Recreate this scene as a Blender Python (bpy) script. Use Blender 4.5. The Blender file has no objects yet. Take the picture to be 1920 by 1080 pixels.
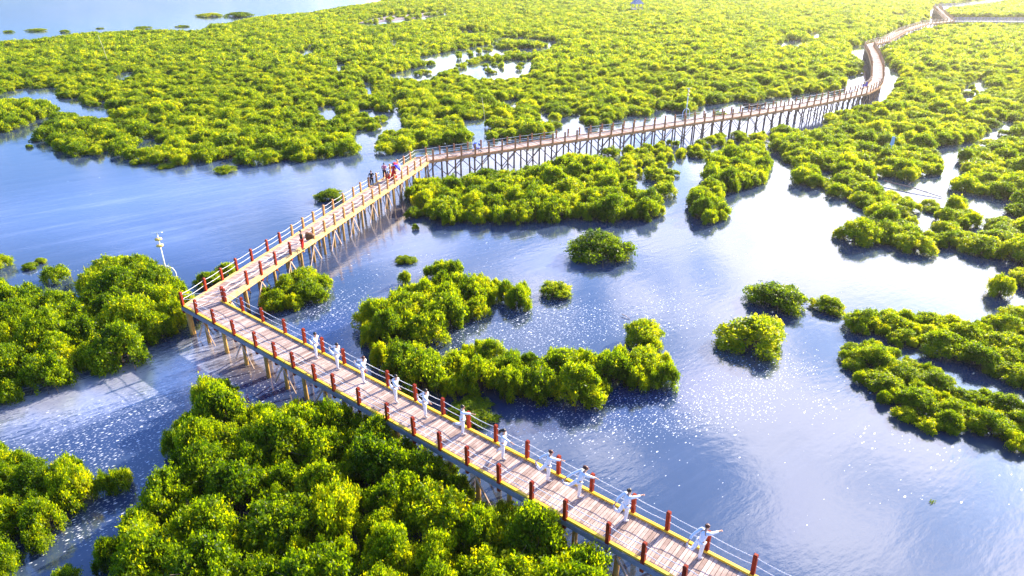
import bpy, bmesh, math, random
import numpy as np
from mathutils import Vector, Matrix

# ------------------------------------------------------------------ camera, sky, sun, exposure
SC = bpy.context.scene
COL = SC.collection
PITCH = math.radians(26.0)          # drone camera looking 26 degrees down from 22 m
CAM_Z = 22.0
cd = bpy.data.cameras.new("camera"); cam = bpy.data.objects.new("camera", cd); COL.objects.link(cam)
cd.lens = 24.0; cd.sensor_width = 36.0; cd.clip_end = 6000.0
cam.location = (0, 0, CAM_Z); cam.rotation_euler = (math.pi / 2 - PITCH, 0, 0)
SC.camera = cam

SUN_EL, SUN_AZ = math.radians(25), math.radians(47)   # azimuth from +Y towards +X
world = bpy.data.worlds.new("World"); SC.world = world; world.use_nodes = True
SUN_STRENGTH, SKY_STRENGTH, EXPOSURE = 5.0, 0.132, 1.66
SC.view_settings.view_transform = 'Standard'; SC.view_settings.look = 'None'
SC.view_settings.exposure = EXPOSURE; SC.view_settings.gamma = 1.0

def build_world():
    nt = world.node_tree; N = nt.nodes; L = nt.links; N.clear()
    out = N.new('ShaderNodeOutputWorld'); bg = N.new('ShaderNodeBackground'); bg.inputs[1].default_value = SKY_STRENGTH
    sky = N.new('ShaderNodeTexSky'); sky.sky_type = 'NISHITA'; sky.sun_disc = False
    sky.sun_elevation = SUN_EL; sky.sun_rotation = SUN_AZ
    tint = N.new('ShaderNodeMix'); tint.data_type = 'RGBA'; tint.blend_type = 'MULTIPLY'
    tint.inputs[0].default_value = 1.0; tint.inputs[7].default_value = (0.52, 0.72, 1.22, 1)
    L.new(sky.outputs[0], tint.inputs[6])
    tc0 = N.new('ShaderNodeTexCoord'); sp0 = N.new('ShaderNodeSeparateXYZ'); L.new(tc0.outputs['Generated'], sp0.inputs[0])
    hz = N.new('ShaderNodeMapRange'); hz.interpolation_type = 'SMOOTHSTEP'; hz.inputs[1].default_value = 0.02; hz.inputs[2].default_value = 0.22; hz.inputs[3].default_value = 1.0; hz.inputs[4].default_value = 0.0
    L.new(sp0.outputs[2], hz.inputs[0])
    lf = N.new('ShaderNodeMapRange'); lf.interpolation_type = 'SMOOTHSTEP'; lf.inputs[1].default_value = -0.30; lf.inputs[2].default_value = 0.10; lf.inputs[3].default_value = 1.0; lf.inputs[4].default_value = 0.0
    L.new(sp0.outputs[0], lf.inputs[0])
    hm = N.new('ShaderNodeMath'); hm.operation = 'MULTIPLY'; L.new(hz.outputs[0], hm.inputs[0]); L.new(lf.outputs[0], hm.inputs[1])
    tcol = N.new('ShaderNodeMix'); tcol.data_type = 'RGBA'; tcol.inputs[6].default_value = (0.48, 0.68, 1.10, 1); tcol.inputs[7].default_value = (0.20, 0.34, 0.72, 1)
    L.new(hm.outputs[0], tcol.inputs[0]); L.new(tcol.outputs[2], tint.inputs[7])
    # cloud layer: noise on the direction projected to a plane overhead
    tc = N.new('ShaderNodeTexCoord'); sp = N.new('ShaderNodeSeparateXYZ'); L.new(tc.outputs['Generated'], sp.inputs[0])
    def math_(op, a, b=None, c=None):
        m = N.new('ShaderNodeMath'); m.operation = op
        for i, v in enumerate((a, b, c)):
            if v is None: continue
            if isinstance(v, (int, float)): m.inputs[i].default_value = v
            else: L.new(v, m.inputs[i])
        return m.outputs[0]
    zc = math_('MAXIMUM', math_('ADD', sp.outputs[2], 0.08), 0.02)
    px = math_('DIVIDE', sp.outputs[0], zc); py = math_('DIVIDE', sp.outputs[1], zc)
    cb = N.new('ShaderNodeCombineXYZ'); L.new(px, cb.inputs[0]); L.new(py, cb.inputs[1])
    nz = N.new('ShaderNodeTexNoise'); nz.inputs['Scale'].default_value = 2.6; nz.inputs['Detail'].default_value = 7
    nz.inputs['Roughness'].default_value = 0.62; nz.inputs['Distortion'].default_value = 0.5
    L.new(cb.outputs[0], nz.inputs['Vector'])
    # more cloud towards the sun side
    sd = (math.sin(SUN_AZ) * 0.93, math.cos(SUN_AZ) * 0.93, 0.37)
    dt = N.new('ShaderNodeVectorMath'); dt.operation = 'DOT_PRODUCT'; dt.inputs[1].default_value = sd
    nrm = N.new('ShaderNodeVectorMath'); nrm.operation = 'NORMALIZE'; L.new(tc.outputs['Generated'], nrm.inputs[0])
    L.new(nrm.outputs[0], dt.inputs[0])
    cov = math_('MULTIPLY_ADD', dt.outputs['Value'], CLOUD_SUN, nz.outputs['Fac'])
    cov = math_('SUBTRACT', cov, math_('MULTIPLY', math_('SUBTRACT', sp.outputs[2], 0.30), CLOUD_UP))
    mr = N.new('ShaderNodeMapRange'); mr.interpolation_type = 'SMOOTHSTEP'
    mr.inputs[1].default_value = CLOUD_LO; mr.inputs[2].default_value = CLOUD_HI
    L.new(cov, mr.inputs[0])
    low = N.new('ShaderNodeMapRange'); low.inputs[1].default_value = 0.0; low.inputs[2].default_value = 0.12
    L.new(sp.outputs[2], low.inputs[0])
    cl = N.new('ShaderNodeMapRange'); cl.inputs[1].default_value = -0.3; cl.inputs[2].default_value = 0.97
    cl.inputs[3].default_value = CLOUD_DIM; cl.inputs[4].default_value = CLOUD_BRIGHT
    L.new(dt.outputs['Value'], cl.inputs[0])
    cc = N.new('ShaderNodeCombineColor'); L.new(math_('MULTIPLY', cl.outputs[0], 0.97), cc.inputs[0]); L.new(math_('MULTIPLY', cl.outputs[0], 0.95), cc.inputs[1]); L.new(math_('MULTIPLY', cl.outputs[0], 1.1), cc.inputs[2])
    mx = N.new('ShaderNodeMix'); mx.data_type = 'RGBA'
    L.new(math_('MULTIPLY', mr.outputs[0], math_('MULTIPLY_ADD', hm.outputs[0], -0.8, 0.92)), mx.inputs[0]); L.new(tint.outputs[2], mx.inputs[6]); L.new(cc.outputs[0], mx.inputs[7])
    L.new(mx.outputs[2], bg.inputs[0]); L.new(bg.outputs[0], out.inputs[0])
CLOUD_UP = 0.22
CLOUD_SUN, CLOUD_LO, CLOUD_HI, CLOUD_DIM, CLOUD_BRIGHT = 0.26, 0.63, 0.735, 6.5, 11.5
build_world()

sl = bpy.data.lights.new("sun", 'SUN'); sl.energy = SUN_STRENGTH; sl.angle = math.radians(0.5); sl.color = (1.0, 0.89, 0.70)
so = bpy.data.objects.new("sun", sl); COL.objects.link(so)
SUNV = Vector((math.sin(SUN_AZ) * math.cos(SUN_EL), math.cos(SUN_AZ) * math.cos(SUN_EL), math.sin(SUN_EL)))
so.rotation_euler = (-SUNV).to_track_quat('-Z', 'Y').to_euler(); so.location = (40, 40, 60)

HAZE = 0.00021
rng = np.random.default_rng(7); random.seed(7)

# ------------------------------------------------------------------ survey: photo point -> point of the place
FPX = 1280.0
def U(x, y, z=0.0):
    X = (x - 960) / FPX; Y = (540 - y) / FPX
    dy = math.cos(PITCH) + Y * math.sin(PITCH); dz = -math.sin(PITCH) + Y * math.cos(PITCH)
    t = (z - CAM_Z) / dz
    return Vector((X * t, dy * t, z))
def PROJ(x, y, z):
    zz = z - CAM_Z
    dc = y * math.cos(PITCH) - zz * math.sin(PITCH); up = y * math.sin(PITCH) + zz * math.cos(PITCH)
    return 960 + FPX * x / dc, 540 - FPX * up / dc

# ------------------------------------------------------------------ helpers
def tag(o, label=None, cat=None, group=None, kind=None):
    if label: o['label'] = label
    if cat: o['category'] = cat
    if group: o['group'] = group
    if kind: o['kind'] = kind
    return o
def link(o, parent=None):
    COL.objects.link(o)
    if parent is not None: o.parent = parent
    return o
def empty(name, loc=(0, 0, 0), rz=0.0):
    o = bpy.data.objects.new(name, None); o.location = loc; o.rotation_euler = (0, 0, rz); o.empty_display_size = 0.3
    return link(o)
class MB:
    def __init__(s): s.v = []; s.f = []; s.tone = []
    def prism(s, bottom, top, tone=0.5):
        n = len(bottom); b = len(s.v); s.v += [tuple(p) for p in bottom] + [tuple(p) for p in top]
        s.f.append(tuple(b + i for i in reversed(range(n)))); s.f.append(tuple(b + n + i for i in range(n)))
        for i in range(n): s.f.append((b + i, b + (i + 1) % n, b + n + (i + 1) % n, b + n + i))
        s.tone += [tone] * (n + 2)
    def bar(s, a, b, w, h, up=(0, 0, 1), tone=0.5):
        a = Vector(a); b = Vector(b); d = (b - a).normalized(); u = Vector(up)
        sx = d.cross(u)
        if sx.length < 1e-4: sx = d.cross(Vector((0, 1, 0)))
        sx.normalize(); u = sx.cross(d).normalized()
        q = [(-w / 2, -h / 2), (w / 2, -h / 2), (w / 2, h / 2), (-w / 2, h / 2)]
        s.prism([a + sx * i + u * j for i, j in q], [b + sx * i + u * j for i, j in q], tone)
    def tube(s, pts, rad, n=8, caps=True, tone=0.5):
        pts = [Vector(p) for p in pts]; k = len(pts); b = len(s.v)
        if not hasattr(rad, '__len__'): rad = [rad] * k
        prev = None
        for i, p in enumerate(pts):
            d = (pts[min(i + 1, k - 1)] - pts[max(i - 1, 0)]).normalized()
            ax = prev if prev is not None else (Vector((0, 0, 1)) if abs(d.z) < 0.9 else Vector((1, 0, 0)))
            x = (ax - d * ax.dot(d)).normalized(); prev = x; y = d.cross(x)
            for j in range(n):
                a = 2 * math.pi * j / n; s.v.append(tuple(p + (x * math.cos(a) + y * math.sin(a)) * rad[i]))
        for i in range(k - 1):
            for j in range(n):
                s.f.append((b + i * n + j, b + i * n + (j + 1) % n, b + (i + 1) * n + (j + 1) % n, b + (i + 1) * n + j)); s.tone.append(tone)
        if caps:
            s.f.append(tuple(b + j for j in reversed(range(n)))); s.f.append(tuple(b + (k - 1) * n + j for j in range(n))); s.tone += [tone] * 2
    def ball(s, c, r, n=10, m=7, tone=0.5):
        c = Vector(c); r = Vector(r) if hasattr(r, '__len__') else Vector((r, r, r)); b = len(s.v)
        s.v.append((c.x, c.y, c.z - r.z))
        for i in range(1, m):
            t = math.pi * i / m - math.pi / 2
            for j in range(n):
                a = 2 * math.pi * j / n; s.v.append((c.x + r.x * math.cos(t) * math.cos(a), c.y + r.y * math.cos(t) * math.sin(a), c.z + r.z * math.sin(t)))
        s.v.append((c.x, c.y, c.z + r.z)); e = len(s.v) - 1
        for j in range(n):
            s.f.append((b, b + 1 + (j + 1) % n, b + 1 + j)); s.tone.append(tone)
            for i in range(m - 2):
                p = b + 1 + i * n; s.f.append((p + j, p + (j + 1) % n, p + n + (j + 1) % n, p + n + j)); s.tone.append(tone)
            p = b + 1 + (m - 2) * n; s.f.append((p + j, p + (j + 1) % n, e)); s.tone.append(tone)
    def mesh(s, name, mat, smooth=False):
        me = bpy.data.meshes.new(name); me.from_pydata(s.v, [], s.f); me.materials.append(mat)
        at = me.attributes.new('tone', 'FLOAT', 'FACE'); at.data.foreach_set('value', s.tone)
        if smooth: me.polygons.foreach_set('use_smooth', [True] * len(me.polygons))
        me.update(); return me
    def build(s, name, mat, parent=None, smooth=False):
        return link(bpy.data.objects.new(name, s.mesh(name, mat, smooth)), parent)

# ------------------------------------------------------------------ materials
def new_mat(name):
    m = bpy.data.materials.new(name); m.use_nodes = True
    return m, m.node_tree.nodes, m.node_tree.links
def paint(name, a, b, rough=0.6, scale=6.0, tonek=0.35, spec=0.3, stretch=(1, 1, 1), bump=0.0):
    """two-colour worn surface: noise + per-face tone between colours a and b"""
    m, N, L = new_mat(name); p = N['Principled BSDF']
    tc = N.new('ShaderNodeTexCoord'); mp = N.new('ShaderNodeMapping'); mp.inputs['Scale'].default_value = stretch
    nz = N.new('ShaderNodeTexNoise'); nz.inputs['Scale'].default_value = scale; nz.inputs['Detail'].default_value = 5
    L.new(tc.outputs['Object'], mp.inputs[0]); L.new(mp.outputs[0], nz.inputs['Vector'])
    at = N.new('ShaderNodeAttribute'); at.attribute_name = 'tone'
    ma = N.new('ShaderNodeMath'); ma.operation = 'MULTIPLY_ADD'; ma.inputs[1].default_value = tonek * 2
    ml = N.new('ShaderNodeMath'); ml.operation = 'MULTIPLY_ADD'; ml.inputs[1].default_value = 1.6; ml.inputs[2].default_value = -0.3 - tonek
    L.new(nz.outputs['Fac'], ml.inputs[0]); L.new(at.outputs['Fac'], ma.inputs[0]); L.new(ml.outputs[0], ma.inputs[2])
    mx = N.new('ShaderNodeMix'); mx.data_type = 'RGBA'; mx.clamp_factor = True
    mx.inputs[6].default_value = (*a, 1); mx.inputs[7].default_value = (*b, 1)
    L.new(ma.outputs[0], mx.inputs[0]); L.new(mx.outputs[2], p.inputs['Base Color'])
    p.inputs['Roughness'].default_value = rough; p.inputs['Specular IOR Level'].default_value = spec
    if bump:
        bp = N.new('ShaderNodeBump'); bp.inputs['Strength'].default_value = bump; bp.inputs['Distance'].default_value = 0.02
        L.new(nz.outputs['Fac'], bp.inputs['Height']); L.new(bp.outputs[0], p.inputs['Normal'])
    return m
def leaf_mat(name, dark, mid, light, transl=0.4):
    m, N, L = new_mat(name); p = N['Principled BSDF']; out = N['Material Output']
    at = N.new('ShaderNodeAttribute'); at.attribute_name = 'tone'
    oi = N.new('ShaderNodeObjectInfo')
    ma = N.new('ShaderNodeMath'); ma.operation = 'MULTIPLY_ADD'; ma.inputs[1].default_value = 0.40; ma.inputs[2].default_value = -0.20
    ad = N.new('ShaderNodeMath'); ad.operation = 'ADD'
    L.new(oi.outputs['Random'], ma.inputs[0]); L.new(ma.outputs[0], ad.inputs[0]); L.new(at.outputs['Fac'], ad.inputs[1])
    cr = N.new('ShaderNodeValToRGB'); e = cr.color_ramp.elements
    e[0].position = 0.0; e[0].color = (*dark, 1); e[1].position = 1.0; e[1].color = (*light, 1)
    k = cr.color_ramp.elements.new(0.55); k.color = (*mid, 1)
    L.new(ad.outputs[0], cr.inputs[0]); L.new(cr.outputs[0], p.inputs['Base Color'])
    p.inputs['Roughness'].default_value = 0.45; p.inputs['Specular IOR Level'].default_value = 0.25
    tr = N.new('ShaderNodeBsdfTranslucent')
    tm = N.new('ShaderNodeMix'); tm.data_type = 'RGBA'; tm.blend_type = 'MULTIPLY'; tm.inputs[0].default_value = 1
    tm.inputs[7].default_value = (2.7, 2.25, 0.35, 1); L.new(cr.outputs[0], tm.inputs[6]); L.new(tm.outputs[2], tr.inputs[0])
    ms = N.new('ShaderNodeMixShader'); ms.inputs[0].default_value = transl
    L.new(p.outputs[0], ms.inputs[1]); L.new(tr.outputs[0], ms.inputs[2]); L.new(ms.outputs[0], out.inputs[0])
    return m

M = {}
M['plank'] = paint('weathered_planks', (0.27, 0.185, 0.155), (0.56, 0.43, 0.37), 0.75, 3.0, 0.55, 0.2)
M['red'] = paint('red_brown_paint', (0.16, 0.012, 0.003), (0.36, 0.036, 0.007), 0.55, 5, 0.3, 0.2)
M['orange'] = paint('bare_orange_wood', (0.42, 0.17, 0.045), (0.62, 0.29, 0.08), 0.6, 5, 0.3, 0.3)
M['brown'] = paint('brown_wood', (0.30, 0.12, 0.05), (0.52, 0.23, 0.09), 0.65, 5, 0.3, 0.3)
M['kerb'] = paint('yellow_painted_kerb', (0.80, 0.46, 0.006), (0.78, 0.50, 0.07), 0.5, 2.2, 0.25, 0.35)
M['kerb_wood'] = paint('pale_yellow_wood', (0.62, 0.36, 0.09), (0.75, 0.55, 0.26), 0.6, 3, 0.3, 0.3)
M['kerb_brown'] = paint('brown_edge_beam', (0.42, 0.19, 0.07), (0.60, 0.32, 0.15), 0.6, 3, 0.3, 0.3)
M['fascia'] = paint('grey_fascia', (0.17, 0.17, 0.20), (0.28, 0.27, 0.30), 0.7, 4, 0.3, 0.3)
M['pile'] = paint('tan_pile_wood', (0.36, 0.19, 0.05), (0.62, 0.37, 0.10), 0.7, 3, 0.3, 0.25)
M['pile_dark'] = paint('dark_pile_wood', (0.20, 0.125, 0.10), (0.40, 0.25, 0.17), 0.7, 3, 0.4, 0.25)
M['brace'] = paint('pale_brace_wood', (0.42, 0.28, 0.20), (0.62, 0.46, 0.36), 0.7, 4, 0.3, 0.25)
M['rope'] = paint('white_rope', (0.72, 0.70, 0.68), (0.85, 0.84, 0.82), 0.8, 8, 0.2, 0.2)
M['rope_grey'] = paint('grey_green_rail', (0.36, 0.42, 0.42), (0.55, 0.60, 0.58), 0.6, 8, 0.2, 0.3)
M['bark'] = paint('grey_brown_bark', (0.07, 0.05, 0.035), (0.16, 0.12, 0.09), 0.9, 8, 0.3, 0.15)
M['leaf'] = leaf_mat('mangrove_leaf', (0.030, 0.078, 0.002), (0.155, 0.245, 0.003), (0.39, 0.41, 0.004), 0.60)
M['white_cloth'] = paint('white_cotton', (0.74, 0.76, 0.80), (0.84, 0.85, 0.87), 0.85, 6, 0.2, 0.15)
M['skin'] = paint('skin', (0.50, 0.27, 0.18), (0.60, 0.34, 0.24), 0.55, 6, 0.2, 0.3)
M['hair'] = paint('dark_hair', (0.012, 0.009, 0.008), (0.035, 0.02, 0.014), 0.4, 10, 0.2, 0.4)
M['hair_brown'] = paint('red_brown_hair', (0.05, 0.014, 0.008), (0.11, 0.03, 0.014), 0.4, 10, 0.2, 0.4)
M['shoe'] = paint('pale_shoe', (0.45, 0.42, 0.44), (0.6, 0.57, 0.58), 0.6, 6, 0.2, 0.3)
M['black_cloth'] = paint('black_cloth', (0.010, 0.010, 0.014), (0.03, 0.03, 0.036), 0.8, 6, 0.2, 0.2)
M['pink_cloth'] = paint('pink_cloth', (0.55, 0.14, 0.22), (0.70, 0.30, 0.36), 0.8, 9, 0.2, 0.2)
M['red_cloth'] = paint('red_cloth', (0.62, 0.012, 0.012), (0.75, 0.03, 0.02), 0.7, 6, 0.2, 0.25)
M['white_metal'] = paint('white_painted_metal', (0.78, 0.78, 0.80), (0.86, 0.86, 0.88), 0.4, 4, 0.2, 0.5)
M['lamp_yellow'] = paint('yellow_lamp_disc', (0.75, 0.42, 0.03), (0.85, 0.62, 0.16), 0.4, 5, 0.3, 0.5)
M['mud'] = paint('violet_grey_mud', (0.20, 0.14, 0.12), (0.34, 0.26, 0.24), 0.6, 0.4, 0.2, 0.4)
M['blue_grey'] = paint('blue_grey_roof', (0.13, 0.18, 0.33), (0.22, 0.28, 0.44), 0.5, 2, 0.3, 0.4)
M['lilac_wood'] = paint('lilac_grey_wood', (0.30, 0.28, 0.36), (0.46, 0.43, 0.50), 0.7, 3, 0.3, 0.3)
M['dark_wood'] = paint('dark_wood', (0.03, 0.025, 0.035), (0.08, 0.06, 0.07), 0.6, 3, 0.3, 0.3)
M['rubber'] = paint('black_rubber', (0.012, 0.012, 0.012), (0.03, 0.03, 0.03), 0.7, 6, 0.2, 0.3)
M['blue_paint'] = paint('bright_blue', (0.01, 0.08, 0.55), (0.03, 0.22, 0.80), 0.4, 4, 0.3, 0.5)
M['violet_paint'] = paint('violet_blue_paint', (0.05, 0.03, 0.30), (0.10, 0.06, 0.45), 0.4, 4, 0.3, 0.5)
M['brown_cloth'] = paint('brown_umbrella_cloth', (0.10, 0.035, 0.012), (0.20, 0.08, 0.025), 0.6, 6, 0.3, 0.3)
M['bamboo'] = paint('pale_bamboo', (0.50, 0.48, 0.20), (0.68, 0.62, 0.32), 0.6, 6, 0.3, 0.3)
M['pale_blue'] = paint('pale_blue_plastic', (0.35, 0.62, 0.75), (0.55, 0.60, 0.80), 0.5, 6, 0.3, 0.4)
for k, c in (('u_red', (0.70, 0.01, 0.02)), ('u_blue', (0.01, 0.03, 0.75)), ('u_yellow', (0.80, 0.55, 0.04)), ('u_green', (0.05, 0.35, 0.10))):
    M[k] = paint(k + '_cloth', c, tuple(min(1, x * 1.15 + 0.01) for x in c), 0.6, 6, 0.2, 0.3)

# ------------------------------------------------------------------ water
def blob_sum(P, blobs):
    """smooth bumps of a drifting cover (foam, silt) or of painted shade and reflection at places on the water: (x, y, half length, half width, angle, amount)"""
    v = np.zeros(len(P))
    for x, y, a, b, an, k in blobs:
        dx = P[:, 0] - x; dy = P[:, 1] - y; c, s = math.cos(an), math.sin(an)
        v += k * np.exp(-(((dx * c + dy * s) / a) ** 2 + ((-dx * s + dy * c) / b) ** 2))
    return np.clip(v, 0, 1.5)
def px_blobs(lst):
    out = []
    for x0, y0, x1, y1, wpx, k in lst:      # a streak between two surveyed points, width in photo pixels
        a = U(x0, y0); b = U(x1, y1); c = U((x0 + x1) / 2, (y0 + y1) / 2 + wpx); m = U((x0 + x1) / 2, (y0 + y1) / 2)
        d = b - a; an = math.atan2(d.y, d.x); n = Vector((-math.sin(an), math.cos(an), 0))
        out.append((m.x, m.y, max(d.length * 0.6, 1.0), max(abs((c - m).dot(n)), 1.0), an, k))
    return out
FOAM = px_blobs([(880, 620, 1140, 600, 50, 1.6), (690, 640, 860, 640, 40, 1.0), (960, 560, 1060, 600, 30, 1.0), (930, 790, 1330, 770, 42, 1.4), (1200, 780, 1500, 700, 60, 1.0), (1180, 560, 1330, 600, 60, .8),
                 (1330, 640, 1500, 700, 50, .45), (1500, 780, 1900, 880, 50, .35), (560, 600, 660, 560, 55, 1.3), (0, 850, 380, 780, 70, 1.6), (280, 800, 420, 720, 40, 1.2), (100, 1020, 280, 900, 60, 1.6), (300, 880, 280, 960, 20, .7),
                 (440, 720, 560, 740, 40, .55), (1000, 940, 1300, 900, 120, .18), (1380, 420, 1560, 500, 90, .22), (560, 560, 900, 460, 60, .35), (0, 500, 200, 540, 30, .4)])
SILT = px_blobs([(-60, 795, 480, 650, 48, 1.0), (40, 770, 300, 700, 40, .8), (150, 690, 420, 640, 14, .4)])
MUD = px_blobs([(370, 640, 520, 690, 16, 1.0), (430, 670, 500, 700, 12, .8), (640, 470, 760, 390, 16, .5), (720, 395, 765, 385, 12, .7)])
FLOW = px_blobs([(-40, 420, 560, 330, 60, 1.0), (200, 440, 420, 470, 40, .6), (1000, 500, 1130, 470, 25, .8), (640, 480, 900, 450, 30, .5)])
SEA = [(-190, 330, 170, 70, 0.9, 1.0)]
OLIVE_REFLECT = px_blobs([(820, 900, 1180, 1080, 45, 1.0), (660, 800, 800, 880, 25, .7), (560, 500, 720, 400, 14, .6)])  # dark reflection of trees and deck, painted into the water
BLUE_SHADE = px_blobs([(0, 880, 420, 760, 60, .5), (560, 640, 660, 590, 45, 1.0), (900, 780, 1300, 740, 40, .9), (130, 1010, 280, 900, 70, .5), (330, 480, 520, 520, 40, .7), (1230, 700, 1400, 720, 40, .6), (1450, 1060, 1500, 900, 40, .3), (760, 520, 660, 640, 30, .6), (430, 720, 560, 740, 40, .8)])  # painted shade: dark blue where trees and boardwalk darken the water
def build_water():
    ys = [-60.0]; st = 1.4
    while ys[-1] < 2600:
        y = ys[-1]; ys.append(y + (1.2 if y < 60 else 1.2 + (y - 60) * 0.025))
    ys = np.array(ys); s = np.linspace(-1, 1, 181)
    hw = 1.25 * np.maximum(ys, 0) + 60
    X = s[None, :] * hw[:, None]; Y = np.repeat(ys[:, None], len(s), 1)
    P = np.stack([X.ravel(), Y.ravel(), np.zeros(X.size)], 1)
    n, m = len(ys), len(s); i = np.arange((n - 1) * m).reshape(n - 1, m)[:, :-1].ravel()
    F = np.stack([i, i + 1, i + m + 1, i + m], 1)
    me = bpy.data.meshes.new('water'); me.from_pydata(P.tolist(), [], F.tolist())
    for nm, bl in (('foam', FOAM), ('silt', SILT), ('mud', MUD), ('deep', BLUE_SHADE), ('olive_reflect', OLIVE_REFLECT), ('flow', FLOW), ('sea', SEA)):  # the dark blue and olive layers are painted shade and reflection
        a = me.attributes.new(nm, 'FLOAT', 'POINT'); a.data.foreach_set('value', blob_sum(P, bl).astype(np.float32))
    me.polygons.foreach_set('use_smooth', [True] * len(me.polygons))
    m_, N, L = new_mat('tidal_water'); p = N['Principled BSDF']
    def node(t, **kw):
        q = N.new(t)
        for k, v in kw.items(): setattr(q, k, v)
        return q
    def mth(op, a, b=None, c=None, clamp=False):
        q = node('ShaderNodeMath', operation=op, use_clamp=clamp)
        for j, v in enumerate((a, b, c)):
            if v is None: continue
            if isinstance(v, (int, float)): q.inputs[j].default_value = v
            else: L.new(v, q.inputs[j])
        return q.outputs[0]
    def attr(n_):
        q = node('ShaderNodeAttribute'); q.attribute_name = n_; return q.outputs['Fac']
    def mixc(f, a, b):
        q = node('ShaderNodeMix', data_type='RGBA', clamp_factor=True)
        if isinstance(f, (int, float)): q.inputs[0].default_value = f
        else: L.new(f, q.inputs[0])
        for j, v in ((6, a), (7, b)):
            if isinstance(v, tuple): q.inputs[j].default_value = (*v, 1)
            else: L.new(v, q.inputs[j])
        return q.outputs[2]
    geo = node('ShaderNodeNewGeometry')
    # drift direction of the tide: streaks run along it
    mp = node('ShaderNodeMapping'); mp.inputs['Rotation'].default_value = (0, 0, -DRIFT); L.new(geo.outputs['Position'], mp.inputs[0])
    def noise(scale, detail, stretch, rough=0.55):
        ms = node('ShaderNodeMapping'); ms.inputs['Scale'].default_value = stretch; L.new(mp.outputs[0], ms.inputs[0])
        q = node('ShaderNodeTexNoise'); q.inputs['Scale'].default_value = scale; q.inputs['Detail'].default_value = detail; q.inputs['Roughness'].default_value = rough
        L.new(ms.outputs[0], q.inputs['Vector']); return q.outputs['Fac']
    def flecks(scale, amount, stretch, seed):
        ms = node('ShaderNodeMapping'); ms.inputs['Scale'].default_value = stretch; ms.inputs['Location'].default_value = (seed, seed, 0); L.new(mp.outputs[0], ms.inputs[0])
        v = node('ShaderNodeTexVoronoi', voronoi_dimensions='2D'); v.inputs['Scale'].default_value = scale; L.new(ms.outputs[0], v.inputs['Vector'])
        sc = node('ShaderNodeSeparateColor'); L.new(v.outputs['Color'], sc.inputs[0])
        r = mth('MULTIPLY_ADD', sc.outputs[1], 0.20, 0.06)                                     # each fleck its own size
        on = mth('LESS_THAN', sc.outputs[0], amount)
        dot = mth('MULTIPLY', mth('SUBTRACT', r, v.outputs['Distance']), mth('MULTIPLY_ADD', sc.outputs[2], 7.0, 2.0), clamp=True)
        return mth('MULTIPLY', dot, on)
    patch = noise(0.16, 4, (0.5, 1, 1)); patch2 = noise(0.9, 3, (0.5, 1, 1))
    fa = mth('MULTIPLY', attr('foam'), mth('MULTIPLY_ADD', patch2, 3.2, mth('MULTIPLY_ADD', attr('foam'), 0.9, -1.6), True))
    fa = mth('ADD', fa, mth('MULTIPLY', mth('SUBTRACT', patch, 0.56, None, True), 0.22))
    f1 = flecks(6.0, mth('MULTIPLY', fa, 0.55), (0.40, 1, 1), 3.0); f2 = flecks(11.0, fa, (0.36, 1, 1), 9.0)
    fl = mth('MAXIMUM', f1, mth('MULTIPLY', f2, 0.8))
    # silt / foam scum drawn out by the current
    sn = noise(1.5, 9, (0.10, 1, 1), 0.7); sf = noise(7.0, 5, (0.35, 1, 1), 0.7)
    si = mth('MULTIPLY_ADD', attr('silt'), 1.0, mth('MULTIPLY_ADD', sn, 3.6, -1.95)); si = mth('ADD', si, mth('MULTIPLY_ADD', sf, 2.4, -1.2), None, True)
    si = mth('MULTIPLY', si, mth('MULTIPLY', attr('silt'), 2.0, None, True))
    # thin film streaks everywhere on the open bay
    st = mth('MULTIPLY', mth('SUBTRACT', noise(0.7, 8, (0.08, 1, 1), 0.66), 0.48, None, True), mth('MULTIPLY', mth('MULTIPLY_ADD', attr('flow'), 2.2, 0.25), mth('MULTIPLY_ADD', noise(4.0, 5, (0.12, 1, 1), 0.7), 3.0, -0.9, True)))
    base = mixc(mth('MULTIPLY', noise(0.05, 3, (1, 1, 1)), 0.9), WATER_A, WATER_B)
    base = mixc(mth('MULTIPLY', attr('deep'), 0.85), base, WATER_SHADE)  # dark blue shade mixed into the base colour, not water depth
    base = mixc(mth('MULTIPLY', attr('olive_reflect'), 0.95), base, (0.022, 0.020, 0.006))  # olive reflection of trees and deck mixed into the base colour
    base = mixc(mth('MULTIPLY', attr('flow'), 0.75), base, (0.095, 0.150, 0.32))
    base = mixc(st, base, (0.34, 0.40, 0.60))
    base = mixc(mth('MULTIPLY', attr('mud'), mth('MULTIPLY_ADD', sf, 1.8, -0.3, True)), base, (0.17, 0.115, 0.075))
    base = mixc(mth('MULTIPLY', si, 0.9), base, mixc(mth('MULTIPLY_ADD', sf, 3.0, -1.0, True), (0.20, 0.22, 0.34), (0.46, 0.46, 0.54)))
    base = mixc(fl, base, (0.82, 0.84, 0.90))
    L.new(base, p.inputs['Base Color'])
    cover = mth('MAXIMUM', si, fl)
    L.new(mth('MULTIPLY_ADD', si, 0.25, mth('MULTIPLY_ADD', fl, 0.5, 0.06)), p.inputs['Roughness'])
    L.new(mth('MULTIPLY_ADD', si, 2.6, 2.0), p.inputs['IOR'])
    b1 = node('ShaderNodeBump'); b1.inputs['Strength'].default_value = 0.16; b1.inputs['Distance'].default_value = 0.05
    L.new(mth('MULTIPLY_ADD', noise(3.2, 5, (0.45, 1, 1), 0.6), mth('MULTIPLY_ADD', attr('flow'), 3.0, 1.0), mth('MULTIPLY', noise(0.8, 3, (0.3, 1, 1)), mth('MULTIPLY_ADD', attr('sea'), 14.0, 1.6))), b1.inputs['Height']); L.new(b1.outputs[0], p.inputs['Normal'])
    me.materials.append(m_)
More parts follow.
